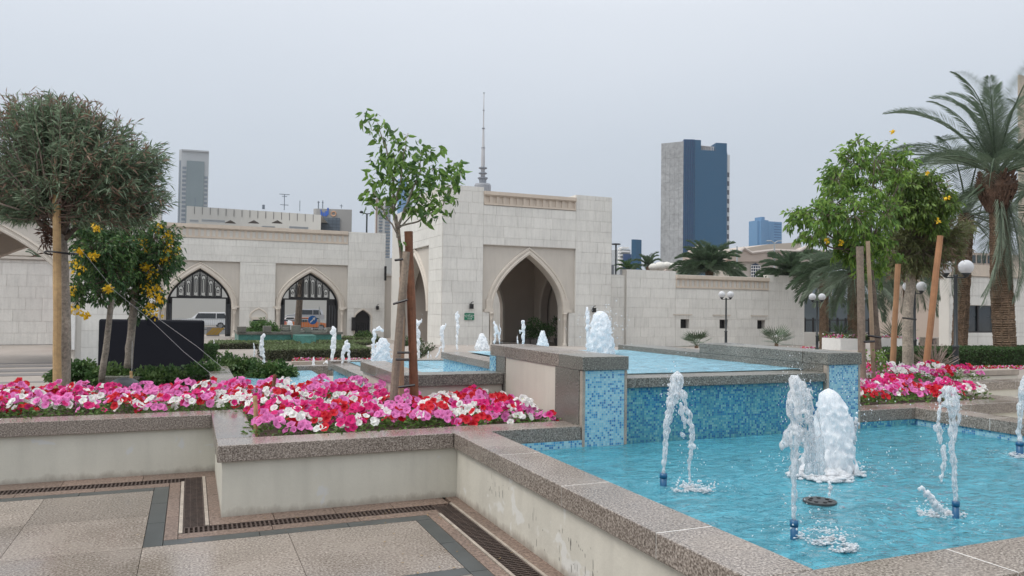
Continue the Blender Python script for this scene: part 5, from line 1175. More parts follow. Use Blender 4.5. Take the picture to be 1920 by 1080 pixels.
cv=tag(empty('flowering_climber',tuple(aD(1648,750,10.8)),None,None),'climbing flowering plant round the foot of the bright green tree','climbing plant'); random.seed(6)
q=MB()
for k in range(700):
    s=random.random(); p=aD(random.choice((1622,1650,1652))+random.gauss(0,6),752-s*95,10.7+random.uniform(-.15,.15)); q.leaf(p,rs_(random),.05,.03,0 if random.random()<.8 else random.choice((1,2)))
q.build('vine_leaves',[L_SAP,P_PNK,P_WHT],cv)

# ------------------------------------------------------------------ palms
def frond_mesh(name,L,el,curv,n,ll,mat,seed,twist=.5,wd=.022):
    r=random.Random(seed); q=MB(); pts=[]; x=z=0; a=el; N_=14
    for i in range(N_+1):
        pts.append(Vector((x,0,z))); x+=math.cos(a)*L/N_; z+=math.sin(a)*L/N_; a-=curv/N_*(0.4+1.2*i/N_)
    q.tube(pts,[.028*L/3*(1-.85*i/N_) for i in range(N_+1)],4,0,False)
    for k in range(n):
        t=.16+.84*k/n; f=t*N_; i=min(N_-1,int(f)); p=pts[i].lerp(pts[i+1],f-i); ax=(pts[i+1]-pts[i]).normalized(); upv=Vector((-ax.z,0,ax.x))
        l=ll*(math.sin(math.pi*min(1,.12+t*.86))**.6)*r.uniform(.85,1.1)
        for s in (-1,1):
            d=(ax*(.55+.5*t)+Vector((0,s,0))*(.85-.3*t)+upv*(.38+r.uniform(-.12,.12))).normalized()
            w=upv*wd*.5+ax*wd*.35; e_=p+d*l+Vector((0,0,-l*.16)); m_=p+d*l*.5
            q.quad(p-w*.4,m_-w,e_,m_+w)
    o=q.build(name,mat); me=o.data; bpy.data.objects.remove(o); return me
def palm(px,py,pyb,D,L,lab,tr,nf=26,seed=1,mats=(L_PAL,L_PAL2),els=(82,60,38,15,-12,-40),trunk=True,nl=46,ll=.42,boot=True,zb=None,wd=.03,top=None):
    c=aD(px,py,D); b=aD(px if top is None else top,pyb,D); b.z=min(b.z,gz(b.x,b.y)) if zb is None else zb
    g=tag(empty('date_palm',tuple(b),None,None),lab,'palm tree'); r=random.Random(seed); random.seed(seed)
    if trunk:
        q=MB(); n=int((c.z-b.z)/.075)+2; P=[]; Rr=[]
        for i in range(n*2): t=i/(n*2-1); P.append(b.lerp(c,t)); Rr.append(tr*(1.15-.35*sm(.35,.9,t) if boot else 1)*(1.0+(.06 if i%2 else -.05))*random.uniform(.95,1.05))
        q.tube(P,Rr,14)
        for i in range(2,n*2-2,2):
            for k in range(9):
                a=k*.698+i*.35+random.uniform(-.12,.12); p=P[i]+Vector((math.cos(a),math.sin(a),0))*Rr[i]*.93; q.tube([p-Vector((0,0,.05)),p+Vector((math.cos(a)*.045,math.sin(a)*.045,.05))],[tr*.2,tr*.09],4)
        q.build('trunk',PALMB,g)
        if boot:
            q=MB(); 
            for k in range(190):
                a=r.uniform(0,6.28); h=r.uniform(-1.7,.1)*tr*2.6; rad=tr*(.85+1.05*math.sin(math.pi*.75*min(1,max(0,(h/tr/2.6+1.7)/1.8)))); p=c+Vector((math.cos(a)*rad,math.sin(a)*rad,h))
                q.tube([p,p+Vector((math.cos(a)*.13,math.sin(a)*.13,.20))*tr*3],[tr*.19,tr*.06],4)
            q.lathe((c.x,c.y,c.z-tr*4.6),[(tr*.8,0),(tr*1.5,tr*1.6),(tr*1.95,tr*3.2),(tr*1.5,tr*4.4),(tr*.8,tr*5)],12); q.build('boot_fibre',PALMH,g)
    ms=[frond_mesh('frond',L*(1-.0*i),R(e),R(75 if e>0 else 45),nl,ll*L/3,mats[i%2 if e<20 else 0],seed*10+i,wd=wd) for i,e in enumerate(els)]
    for k in range(nf):
        i=k%len(ms); s=r.uniform(.85,1.1); o=inst('frond',ms[i],g,tuple(c+Vector((0,0,r.uniform(-.1,.1)*L/3))),(s,s,s),(r.uniform(-.15,.15),r.uniform(-.12,.12),k*2.399+r.uniform(-.2,.2)))
    return g
palm(1868,330,650,24.5,4.2,'tall date palm with a shaggy brown crown base at the right',.262,44,3,nl=100,ll=.54,wd=.021,top=1886,els=(84,66,50,34,14,-8,-35,-75))
palm(1812,400,650,28,3.8,'second date palm with a leaning trunk behind the tall lamp',.24,30,5,els=(60,30,5,-25,-55),nl=60,ll=.6,wd=.024,boot=False,top=1798)
palm(1960,330,650,27,4.3,'date palm crown entering at the right edge',.27,26,6,nl=64,ll=.62,wd=.02,els=(70,45,20,-5,-30))
palm(1330,508,560,62,3.0,'wide palm crown above the middle of the limestone wall',.3,60,7,mats=(L_PALD,L_PAL),nl=30,ll=1.05,wd=.10,boot=False,els=(75,50,30,10))
palm(1484,518,560,62,2.7,'palm crown above the right end of the limestone wall',.3,56,8,mats=(L_PALD,L_PAL),nl=30,ll=1.05,wd=.10,boot=False,els=(70,45,25,5))
palm(1215,500,560,80,1.9,'small palm crown just left of the blue tower foot',.2,20,9,mats=(L_PALD,L_PALD),nl=16,ll=.9,wd=.12,boot=False,els=(75,45,20))
palm(1176,506,560,84,1.5,'small leafy crown next to the low grey roofed building',.2,16,10,mats=(L_HED,L_HED),nl=12,ll=.9,wd=.14,boot=False,els=(75,45,20))
palm(1602,512,690,46,3.1,'large drooping palm between the wall end and the staked trees',.36,64,11,mats=(L_PAL,L_PAL2),nl=44,ll=.95,wd=.05,els=(75,45,10,-20,-45),boot=False)
palm(1705,500,690,52,3.6,'drooping palm behind the olive brown tree',.36,56,12,mats=(L_PAL,L_PALD),nl=40,ll=1.0,wd=.05,els=(75,40,5,-30,-45),boot=False)
palm(1545,512,690,56,2.7,'darker palm behind the end of the limestone wall',.3,50,13,mats=(L_PALD,L_PALD),nl=26,ll=1.0,wd=.08,els=(60,25,-10,-40),boot=False)
palm(76,496,560,62,1.6,'small palm crown behind the pale wall under the wide arch',.2,20,14,mats=(L_PAL,L_PALD),nl=18,ll=.9,wd=.08,boot=False,els=(70,40,15))
def fanpalm(px,pyb,D,r_,lab,seed):
    b=aD(px,pyb,D); b.z=min(b.z,gz(b.x,b.y)+.3); g=tag(empty('fan_palm',tuple(b),None,None),lab,'palm','small fan palms before the limestone wall'); r=random.Random(seed)
    h=.12
    q=MB(); q.tube([b-Vector((0,0,.6)),b+Vector((0,0,h))],.11,7); q.build('trunk',PALMB,g)
    for k in range(15):
        a=k*2.4; el=r.uniform(-.1,1.2); d=Vector((math.cos(a)*math.cos(el),math.sin(a)*math.cos(el),math.sin(el))); p=b+Vector((0,0,h))+d*r_*.45
        q=MB(); q.tube([b+Vector((0,0,h)),p],.012,3); s=d.cross(Vector((0,0,1))).normalized()
        for j in range(9):
            t=(j-4)/4*1.0; dd=(d*math.cos(t)+s*math.sin(t)).normalized(); w=s*math.cos(t)*.035-d*math.sin(t)*.035; q.quad(p,p+dd*r_*.35+w,p+dd*r_*.7,p+dd*r_*.35-w)
        q.build('fan_leaf',L_PALD,g)
fanpalm(1306,652,43,1.0,'small fan palm left of the wall lamp',1); fanpalm(1456,648,43,1.1,'small fan palm before the right end of the wall',2)
cvb=tag(empty('shrub',tuple(aD(1222,640,45)),None,None),'potted','plant'); bpy.data.objects.remove(cvb)

# ------------------------------------------------------------------ hedges, shrubs, planters, fence
def hedge(name,x0,y0,z0,x1,y1,z1,lab,n,mt,ms,sz=.06,core=True):
    g=tag(empty(name,((x0+x1)/2,(y0+y1)/2,z0),None,None),lab,'hedge'); r=random.Random(n); random.seed(n)
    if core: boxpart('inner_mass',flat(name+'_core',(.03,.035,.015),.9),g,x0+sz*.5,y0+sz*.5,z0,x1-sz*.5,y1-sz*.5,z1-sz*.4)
    q=MB(); dx,dy,dz=x1-x0,y1-y0,z1-z0; A=[dx*dy,dx*dz,dy*dz*.5]
    for i in range(n):
        u=r.random()*sum(A)
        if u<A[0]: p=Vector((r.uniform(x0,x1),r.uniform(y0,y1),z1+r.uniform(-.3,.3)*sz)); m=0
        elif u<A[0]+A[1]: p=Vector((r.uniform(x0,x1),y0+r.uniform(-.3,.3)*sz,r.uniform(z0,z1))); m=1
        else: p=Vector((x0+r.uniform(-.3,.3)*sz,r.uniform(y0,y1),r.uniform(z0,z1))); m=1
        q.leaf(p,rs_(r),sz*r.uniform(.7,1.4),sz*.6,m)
    q.build('leaves',[mt,ms],g); return g
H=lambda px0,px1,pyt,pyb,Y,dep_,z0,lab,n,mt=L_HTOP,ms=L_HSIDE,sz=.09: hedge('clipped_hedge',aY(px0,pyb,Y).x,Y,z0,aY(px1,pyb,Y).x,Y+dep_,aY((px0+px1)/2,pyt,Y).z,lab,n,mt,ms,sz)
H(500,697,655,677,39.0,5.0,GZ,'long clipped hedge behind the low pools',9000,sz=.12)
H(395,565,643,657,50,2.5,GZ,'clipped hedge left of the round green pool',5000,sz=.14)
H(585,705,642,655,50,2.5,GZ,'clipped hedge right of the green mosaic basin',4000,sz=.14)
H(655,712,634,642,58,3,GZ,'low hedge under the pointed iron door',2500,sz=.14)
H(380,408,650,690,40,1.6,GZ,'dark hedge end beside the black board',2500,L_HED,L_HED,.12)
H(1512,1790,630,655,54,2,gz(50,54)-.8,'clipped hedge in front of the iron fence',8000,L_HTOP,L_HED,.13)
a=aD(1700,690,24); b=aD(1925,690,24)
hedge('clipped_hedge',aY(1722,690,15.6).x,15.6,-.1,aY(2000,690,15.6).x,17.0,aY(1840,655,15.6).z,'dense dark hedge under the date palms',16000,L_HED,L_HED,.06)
# bare twiggy shrub
g=tag(empty('bare_shrub',tuple(aD(1748,690,19)),None,None),'twiggy half bare shrub at the left end of the palm hedge','shrub'); q=MB(); random.seed(8); o_=aD(1752,694,19)
for k in range(90):
    d=Vector((random.gauss(0,.7),random.gauss(0,.3),random.uniform(.3,1))).normalized(); q.tube([o_+d*.1,o_+d*.35+rs_(random)*.06,o_+d*random.uniform(.45,.8)+rs_(random)*.08],.006,3,0,False)
q.build('twigs',TWIG,g)
# dark green shrubs behind the far flowers
def shrub(lab,cx,cy,cz,rx,ry,rz,n,seed,mats=(L_HED,L_HED2),sz=.075,name='shrub'):
    g=tag(empty(name,(cx,cy,cz-.2),None,None),lab,'shrub'); r=random.Random(seed); random.seed(seed); q=MB()
    for i in range(n):
        d=rs_(r).normalized(); k=(.75+.35*noise.noise(d*2.5+Vector((seed,0,0))))*r.uniform(.6,1.05); p=Vector((cx+d.x*rx*k,cy+d.y*ry*k,cz+abs(d.z)*rz*k)); q.leaf(p,d+rs_(r)*.8+Vector((0,0,.2)),sz*r.uniform(.7,1.3),sz*.55,0 if noise.noise(p*5)<.02 else 1)
    q.build('leaves',list(mats),g); q2=MB()
    for k in range(30): d=rs_(r).normalized(); q2.tube([(cx,cy,cz),(cx+d.x*rx*.7,cy+d.y*ry*.7,cz+abs(d.z)*rz*.7)],.008,3,0,False)
    q2.build('stems',TWIG,g)
boxq=MB(); boxq.box(-1.6,10.101,-.6,.27,14.0,.30); struct(boxq.build('planting_bed',SOIL))
for i,(px,D_,w,h,nn,lab) in enumerate(((150,12.6,.55,.34,3600,'leftmost dark shrub beside the oleander trunk'),(215,11.9,.50,.34,3600,'dark shrub round the pale trunk'),(300,11.8,.6,.34,4200,'dark green shrub below the middle of the black board'),(380,12.2,.6,.38,4200,'dark green shrub at the right foot of the black board'),(440,13.4,.65,.46,4200,'green shrub beside the thin water jet'),(510,13.0,.48,.40,3600,'rightmost green shrub by the lowest pool'))):
    p=aD(px,700,D_); shrub(lab,p.x,p.y,.30,w,w*.8,h,nn,40+i)
p=aY(492,612,56); shrub('light green rounded shrub below the niche window',p.x,56,-.6,1.3,1.0,1.35,3500,60,(L_HED2,L_SAP2),.16)
p=aY(680,628,60); shrub('low shrub before the pointed iron door',p.x,59,-1.1,1.2,.6,.8,1500,61,(L_HED2,L_HED),.16)
p=aY(800,672,36); shrub('dark shrub at the foot of the tower side arch',p.x,36,-1.3,.9,.8,1.35,2600,62,(L_HED,L_HSIDE),.1)
p=aY(770,655,42); shrub('dark shrub between the sapling stakes and the side arch',p.x,42,-1.2,1.0,.8,1.4,2600,63,(L_HED,L_HSIDE),.12)
def potplant(px,pyt,Y,lab,h,seed):
    b=aY(px,650,Y); b.z=GZ; g=tag(empty('potted_plant',tuple(b),None,None),lab,'potted plant','potted plants in the tower passage')
    q=MB(); q.lathe(b,[(.22,0),(.32,.5),(.36,.55),(.3,.56)],12); q.build('pot',flat('grey_pot',(.14,.13,.12)),g)
    r=random.Random(seed); q=MB()
    for k in range(420): d=rs_(r); p=b+Vector((d.x*.6,d.y*.6,.7+(d.z+1)*h*.45)); q.leaf(p,d+Vector((0,0,.4)),.2,.08)
    q.build('leaves',L_HED,g)
potplant(1002,600,49.5,'tall thin potted plant left of centre in the tower passage',1.5,1); potplant(1022,620,49.2,'short potted plant beside the taller one',1.0,2); potplant(1046,600,50.2,'dark potted plant in front of the passage door',1.6,3); potplant(990,625,50,'low potted plant at the left of the passage group',.8,4)
# green mosaic basin
gb=tag(empty('mosaic_basin',(6,47,GZ),None,None),'raised green mosaic basin with granite blocks on its rim','fountain basin'); Yg=52
MG=surf('green_mosaic',(.07,.22,.19),.35,.2,2,fine=.25,fscale=14)
xa,xb=aY(447,640,Yg).x,aY(640,640,Yg).x; zt_=aY(540,627,Yg).z; xm0,xm1=aY(470,640,Yg).x,aY(585,640,Yg).x
boxpart('basin_wall',MG,gb,xa,Yg,GZ,xb,Yg+4.5,zt_-.001); boxpart('basin_wall',MG,gb,xm0+2.6,Yg-1.8,GZ,xm1,Yg-.001,zt_-.001)
boxpart('rim',G_FACE,gb,xa-.08,Yg-.08,zt_,xb+.08,Yg+.35,zt_+.16); boxpart('rim',G_FACE,gb,xa-.08,Yg+4.2,zt_,xb+.08,Yg+4.6,zt_+.16); boxpart('rim',G_FACE,gb,xa-.08,Yg+.36,zt_,xa+.3,Yg+4.19,zt_+.16)
for px,y_,w,h in ((453,0,.55,.5),(501,0,.5,.55),(555,-.1,.55,.62),(536,3,.35,.3),(577,0,.4,.4),(495,4.2,.6,.5),(514,4.2,.4,.4),(536,4.2,.6,.5),(620,0,.5,.4)):
    x=aY(px,620,Yg+y_).x; boxpart('rim_block',G_FACE,gb,x-w/2,Yg+y_-.15,zt_+.161 if y_>=0 else zt_-.2,x+w/2,Yg+y_+.45,zt_+.16+h*.7)
q=MB(); q.box(xa+.3,Yg+.35,zt_-.02,xb-.1,Yg+4.2,zt_+.03); o=q.build('water',surf('still_green_water',(.30,.38,.34),.15,.1,1)); struct(o)
# pale kerbs and distant red flowers behind the pools
kb=tag(empty('kerb',(4,36,GZ),None,None),'pale kerb with a strip of red flowers behind the low pools','kerb')
boxpart('kerb_stone',PALE_TRIM,kb,aY(548,680,36).x,36,GZ,aY(905,680,36).x,36.4,aY(620,677,36).z); boxpart('kerb_stone',PALE_TRIM,kb,aY(770,668,40).x,40,GZ,aY(900,668,40).x,40.4,aY(840,664,40).z)
def far_flowers(lab,px0,px1,py,Y,n,sz,zt=None,dy=.8,mt=None):
    random.seed(n); q=MB(); 
    for k in range(n):
        px=random.uniform(px0,px1); p=aY(px,py+random.uniform(-2.5,2.5),Y+random.uniform(0,dy)); u=random.random(); q.leaf(p,rs_(random)+Vector((0,-.5,.5)),sz,sz*.8,0 if u<.38 else 1 if u<.6 else 2 if u<.78 else 3)
    tag(q.build('flower_strip',mt or [P_RED,P_PNK,P_WHT,L_BED]),lab,'flowers',kind='stuff')
far_flowers('strip of red and white flowers below the long clipped hedge',548,712,675,36.6,900,.11)
far_flowers('red and pink flowers at the foot of the limestone wall left part',1262,1312,658,43,260,.16)
far_flowers('pink flowers at the foot of the wall end by the lamp',1500,1560,654,44,300,.16)
far_flowers('pink flowers on the tower side kerb',855,885,658,41,60,.15)
far_flowers('strip of pink flowers before the palm hedge',1700,1925,690,14.6,1700,.075)
# white planter boxes
def pbox(px0,px1,pyt,pyb,Y,lab):
    a=aY(px0,pyt,Y); b=aY(px1,pyb,Y); g=tag(empty('planter_box',((a.x+b.x)/2,Y,b.z),None,None),lab,'planter','white square planter boxes'); w=b.x-a.x
    boxpart('box',WHITE,g,a.x,Y,b.z,b.x,Y+w,a.z); boxpart('foot',IRON,g,a.x+.05,Y+.04,b.z-.06,b.x-.05,Y+w-.04,b.z-.001)
    q=MB(); random.seed(int(px0))
    for k in range(260): q.leaf((random.uniform(a.x,b.x),random.uniform(Y,Y+w),a.z+random.uniform(0,.2)),rs_(random)+Vector((0,0,.5)),.13,.1,random.choice((0,1,2,3,3)))
    q.build('flowers',[P_RED,P_PNK,P_WHT,L_BED],g)
    q=MB()
    for k in range(60): a_=random.uniform(0,6.28); e_=random.uniform(.4,1.5); d=Vector((math.cos(a_)*math.cos(e_),math.sin(a_)*math.cos(e_),math.sin(e_))); q.leaf(((a.x+b.x)/2,Y+w/2,a.z),d,w*.9,.05,0,None,.1)
    q.build('spiky_plant',L_PALD,g)
pbox(1576,1610,635,657,34,'white planter box with a dark spiky plant left of the tree stakes'); pbox(1682,1722,636,659,34,'white planter box half hidden by the pale trunk')
pb2=tag(empty('concrete_cabinet',tuple(aY(1755,645,38)),None,None),'small pale cabinet with a dark square opening','cabinet'); rbox('cabinet_body',PALE_TRIM,pb2,1743,1775,633,652,38,.8); rbox('dark_opening',IRON,pb2,1748,1756,635,645,37.97,.02)
for px in (1641,1656):
    g=tag(empty('pale_pillar',tuple(aY(px,640,40)),None,None),'short pale pillar behind the stakes, '+('left' if px<1650 else 'right')+' of the pair','pillar','short pale pillars'); rbox('pillar',PALE_TRIM,g,px,px+8,629,653,40,.4)
# iron fence on a pale kerb
fn=tag(empty('iron_fence',(45,57,0),None,None),'black iron fence with close upright bars behind the palms','fence')
Yf=57; x0=aY(1509,600,Yf).x; x1=aY(1768,600,Yf).x; zt_=aY(1600,598,Yf).z; zb_=aY(1600,628,Yf).z
boxpart('kerb',PALE_TRIM,fn,x0,Yf-.2,zb_-1.5,x1,Yf+.3,zb_)
q=MB(); q.box(x0,Yf-.02,zt_-.18,x1,Yf+.04,zt_-.10); q.box(x0,Yf-.02,zb_+.12,x1,Yf+.04,zb_+.2); q.build('rail',IRON,fn)
nb=int((x1-x0)/.15)
q=MB()
for k in range(nb): x=x0+k*.15; q.tube([(x,Yf,zb_),(x,Yf,zt_)],.022,4)
for k in range(int(nb/7)): x=x0+k*1.05; q.box(x-.06,Yf-.06,zb_,x+.06,Yf+.06,zt_+.1)
q.build('upright_bars',IRON,fn)['kind']='stuff'
for px in range(1512,1770,22):
    q=MB(); p=aY(px,629,Yf-.3); q.ball((p.x,Yf-.3,zb_+.12),.13,6); q.build('kerb_knob',PALE_TRIM,fn)
wb=tag(empty('white_building',(60,75,0),None,None),'white building with dark window frames behind the fence','building'); rbox('wall',WHITE,wb,1694,1800,566,640,75,3,-1); rbox('door_frame',IRON,wb,1713,1728,576,600,74.9,.05); rbox('door_panel',WHITE,wb,1716,1724,578,600,74.8,.05); rbox('grey_wing',GTW,wb,1740,1778,552,566,76,2)
rbox('end_pier',WHITE,wb,1776,1788,565,655,41,.6,0)
dg2=tag(empty('dark_glass_building',(44,70,0),None,None),'dark glass shop front seen under the palms','building'); rbox('shop_front',surf('shop_glass',(.07,.09,.10),.3,.2,.3),dg2,1495,1700,560,650,72,4,-1)
gn=tag(empty('wooded_backdrop',(50,66,0),None,None),'dark mass of foliage behind the drooping palms','foliage',None,); bpy.data.objects.remove(gn)
# black board
bd=tag(empty('black_board',tuple(aD(283,690,17)),None,None),'large black rounded board standing behind the yellow flowering tree','board'); a=aD(184,598,17); b=aD(381,690,17)
dr_=(aD(381,600,17)-aD(184,600,17)); dr_.z=0; 
o=MB(); o.box(0,0,-.6,dr_.length,.12,a.z-b.z); o=o.build('panel',BOARD,bd); o.rotation_euler.z=math.atan2(dr_.y,dr_.x); o.location=(a.x,a.y,b.z); bevel(o,.05,3)
q=MB(); p=aD(285,596,17); q.tube([(p.x,p.y,p.z-.05),(p.x,p.y+.1,p.z-.05)],.13,18); q.build('round_cap',BOARD,bd)
wbx=tag(empty('spout_pipe',tuple(aD(136,660,30)),None,None),'white square downpipe on the pavilion pier','pipe'); q=MB(); q.box(*(lambda a,b:(a.x,YP-.35,b.z,b.x,YP-.06,a.z))(aY(133,591,YP),aY(141,655,YP))); q.build('pipe',WHITE,wbx)

# ------------------------------------------------------------------ petunia beds
def blossom_mesh(mat,thr,seed):
    r=random.Random(seed); q=MB(); n=10; rim=[]; 
    for i in range(n):
        a=2*math.pi*i/n; rr_=1.0 if i%2==0 else .86; rr_*=r.uniform(.93,1.05); rim.append(Vector((rr_*math.cos(a),rr_*math.sin(a),r.uniform(-.10,.14))))
    mid=[Vector((v.x*.55,v.y*.55,-.10+.05*(i%2))) for i,v in enumerate(rim)]; thr_=[Vector((v.x*.17,v.y*.17,-.38)) for v in rim]
    for i in range(n):
        j=(i+1)%n; q.quad(mid[i],mid[j],rim[j],rim[i],0); q.quad(thr_[i],thr_[j],mid[j],mid[i],0)
    q.poly(thr_,1)
    o=q.build('blossom',[mat,thr],smooth=True); me=o.data; bpy.data.objects.remove(o); return me
BL={}
for nm,m in (('hot',P_HOT),('pnk',P_PNK),('red',P_RED),('wht',P_WHT)): BL[nm]=[blossom_mesh(m,P_THR['white'] if nm=='wht' else P_THR['hot'] if nm!='red' else P_RED,k) for k in range(3)]
def bed(name,lab,polys,zs,seed,dens=20,per=(9,14),R0=.041,exclude=()):
    """polys: list of (x0,y0,x1,y1); plants on a jittered grid, one colour each, blossoms on a low dome"""
    cx=sum((p[0]+p[2])/2 for p in polys)/len(polys); cy=sum((p[1]+p[3])/2 for p in polys)/len(polys)
    g=tag(empty(name,(cx,cy,zs),None,None),lab,'flower bed','petunia beds'); r=random.Random(seed); random.seed(seed); B=[]; fol=MB()
    cols=['hot','pnk','red','wht']
    for (x0,y0,x1,y1) in polys:
        s=1/math.sqrt(dens); nx_=max(1,int((x1-x0)/s)); ny_=max(1,int((y1-y0)/s))
        for i in range(nx_):
            for j in range(ny_):
                x=x0+(i+r.random())*(x1-x0)/nx_; y=y0+(j+r.random())*(y1-y0)/ny_
                v=noise.noise(Vector((x*1.3,y*1.3,seed)))
                w=[.22+max(0,v)*.8,.36+max(0,-v)*.5,.19+.12*(v>.1),.24]
                col=r.choices(cols,w)[0]; h=r.uniform(.09,.21)
                for k in range(r.randint(*per)):
                    a=r.uniform(0,6.28); d=.15*math.sqrt(r.random()); p=Vector((x+d*math.cos(a),y+d*math.sin(a),zs+h-d*d*3.2+r.uniform(-.01,.03)))
                    p.x=min(max(p.x,x0-.03),x1+.03); p.y=min(max(p.y,y0-.03),y1+.05)
                    n=Vector((math.cos(a)*d*5-.12+r.gauss(0,.28),math.sin(a)*d*5-.55+r.gauss(0,.28),.7+r.uniform(-.25,.2))); B.append((p,n.normalized(),col if r.random()<.78 else r.choice(cols),R0*r.uniform(.72,1.12)))
                for k in range(46):
                    a=r.uniform(0,6.28); d=.19*math.sqrt(r.random()); p=Vector((x+d*math.cos(a),y+d*math.sin(a),zs+r.uniform(-.02,max(.03,h-.03-d*d*2.5)))); fol.leaf(p,Vector((math.cos(a),math.sin(a),r.uniform(.1,1))),r.uniform(.035,.06),r.uniform(.018,.028),0 if r.random()<.7 else 1)
    fol.build('petunia_foliage',[L_BED,L_HED2],g)['kind']='stuff'
    B.sort(key=lambda b:dep(b[0])); mass=MB(); mats=[P_HOT,P_PNK,P_RED,P_WHT,P_THR['hot'],P_THR['white']]; mi={'hot':0,'pnk':1,'red':2,'wht':3}
    for i,(p,n,col,s) in enumerate(B):
        me=r.choice(BL[col]); q=n.to_track_quat('Z','Y'); q=q@Matrix.Rotation(r.uniform(0,6.28),3,'Z').to_quaternion()
        if i<295: o=inst('blossom',me,g,tuple(p),(s,s,s)); o.rotation_mode='QUATERNION'; o.rotation_quaternion=q
        else:
            b0=len(mass.v)
            for v in me.vertices: mass.v.append(tuple(p+q@(v.co*s)))
            for f in me.polygons: mass.f.append(tuple(b0+k for k in f.vertices)); mass.m.append(mi[col] if f.material_index==0 else (5 if col=='wht' else 4 if col!='red' else 2))
    if mass.v: mass.build('blossom_mass',mats,g,True)['kind']='stuff'
    return g
bed('petunia_bed','near bed of mixed pink, red and white petunias in the projecting planter',[(.56,6.45,3.18,7.9),(2.1,7.0,3.2,7.88)],.50,3,dens=25)
bed('petunia_bed','far bed of mixed petunias running along the left planter wall',[(-2.6,8.14,2.02,9.9),(.55,7.9,2.05,8.2)],.50,4,dens=22)
bed('petunia_bed','right hand bed of pink and white petunias beside the highest pool',[(6.7,6.45,9.25,9.5)],.54,5,dens=22)
bed('petunia_bed','small far right bed of pink petunias behind the granite step',[(9.4,8.3,11.7,9.5)],.56,6,dens=20)

# ------------------------------------------------------------------ fountain jets
import bmesh
_b=bmesh.new(); bmesh.ops.create_icosphere(_b,subdivisions=1,radius=1); ICO=([tuple(v.co) for v in _b.verts],[tuple(v.index for v in f.verts) for f in _b.faces]); _b.free()
class Blob(MB):
    def s(s_,p,r,sq=(1,1,1)):
        i=len(s_.v); s_.v+=[(p[0]+v[0]*r*sq[0],p[1]+v[1]*r*sq[1],p[2]+v[2]*r*sq[2]) for v in ICO[0]]
        for f in ICO[1]: s_.f.append(tuple(i+k for k in f)); s_.m.append(0)
def finish(q,name,mat,par,vox):
    if name=='splash': o=q.build(name,mat,par,True); o['kind']='stuff'; return o
    o=q.build(name,mat,par,True); m=o.modifiers.new('fuse','REMESH'); m.mode='VOXEL'; m.voxel_size=vox; m.use_smooth_shade=True
    s=o.modifiers.new('soft','SMOOTH'); s.factor=.5; s.iterations=7 if name=='foam_plume' else 2
    if name=='falling_water': o['kind']='stuff'
    return o
def strand(q,D,pts,r,jit=.25,step=.45,gap=0):
    """pts (px,py,half width px) followed at depth D"""
    for (x0,y0,w0),(x1,y1,w1) in zip(pts[:-1],pts[1:]):
        L=math.hypot(x1-x0,y1-y0); n=max(2,int(L/(max(1.5,(w0+w1)/2)*step)))
        for k in range(n):
            t=k/n
            if gap and r.random()<gap: continue
            w=(w0+(w1-w0)*t); a=w*r.uniform(.55,.95)
            p=aD(x0+(x1-x0)*t+r.gauss(0,jit)*w,y0+(y1-y0)*t+r.gauss(0,jit)*w,D+r.gauss(0,jit)*w*D/F); q.s(p,a*D/F,(1,1,r.uniform(1,1.6)))
def drops(q,D,x,y,sx,sy,n,r,rp=(.8,2.2)):
    for k in range(n): p=aD(x+r.gauss(0,sx),y+r.gauss(0,sy),D+r.gauss(0,sx)*D/F*.6); q.s(p,r.uniform(*rp)*D/F)
def plume(q,D,rows,r,n=26,spread=1.0,core=True):
    """rows (py,pxL,pxR) give the outline: a smooth core with a skin of many small stretched beads"""
    if core:
        P=[];Rr=[]
        for (y,l,rr_) in rows: P.append(aD((l+rr_)/2,y+2,D)); Rr.append((rr_-l)/2*D/F*.80)
        P.insert(0,P[0]+Vector((0,0,Rr[0]*.9))); Rr.insert(0,Rr[0]*.25); q.tube(P,Rr,14)
    for (y0,l0,r0),(y1,l1,r1) in zip(rows[:-1],rows[1:]):
        for k in range(n*4):
            t=r.random(); l=l0+(l1-l0)*t; rr_=r0+(r1-r0)*t; y=y0+(y1-y0)*t; h=(rr_-l)/2; c_=(l+rr_)/2; a=r.uniform(.035,.10)*h+.6
            ang=r.uniform(0,6.28); rad=h*r.uniform(.72,1.04) if core else h*math.sqrt(r.random())
            p=aD(c_+math.cos(ang)*rad,y,D)+fw*(math.sin(ang)*rad*D/F*spread); q.s(p,a*D/F,(1,1,r.uniform(1,2.6)))
def streaks(q,D,rows,r,n=30):
    """thin falling threads inside an outline"""
    for k in range(n):
        u=r.random(); i0=r.randrange(len(rows)-1); dd=r.gauss(0,8); w=r.uniform(.7,2.0)
        for (y0,l0,r0),(y1,l1,r1) in list(zip(rows[:-1],rows[1:]))[i0:i0+r.randint(1,3)]:
            m=max(3,int((y1-y0)/(w*1.6)))
            for j in range(m):
                t=j/m
                if r.random()<.18: continue
                x=(l0+(l1-l0)*t)+(r0+(r1-r0)*t-l0-(l1-l0)*t)*u+r.gauss(0,.5); q.s(aD(x,y0+(y1-y0)*t,D+dd*D/F),w*r.uniform(.7,1.2)*D/F,(1,1,1.9))
def foam_ring(q,c,rad,n,r,s=(.002,.007)):
    arcs=[(r.uniform(0,6.28),r.uniform(.2,1)) for k in range(9)]
    for k in range(n*4):
        a0,dd=r.choice(arcs); a=a0+r.gauss(0,.35); d=rad*dd*(1+r.gauss(0,.10)); h=abs(r.gauss(0,.010)); q.s((c.x+d*math.cos(a),c.y+d*math.sin(a)*.8,c.z+h),r.uniform(*s),(r.uniform(1,2.4),r.uniform(1,1.6),.6))
def nozzle(g,b,top,w):
    q=MB(); q.tube([b-Vector((0,0,.15)),top],w,12); q.tube([top-Vector((0,0,.03)),top+Vector((0,0,.002))],w*1.12,12); q.build('nozzle',PIPE,g,True)
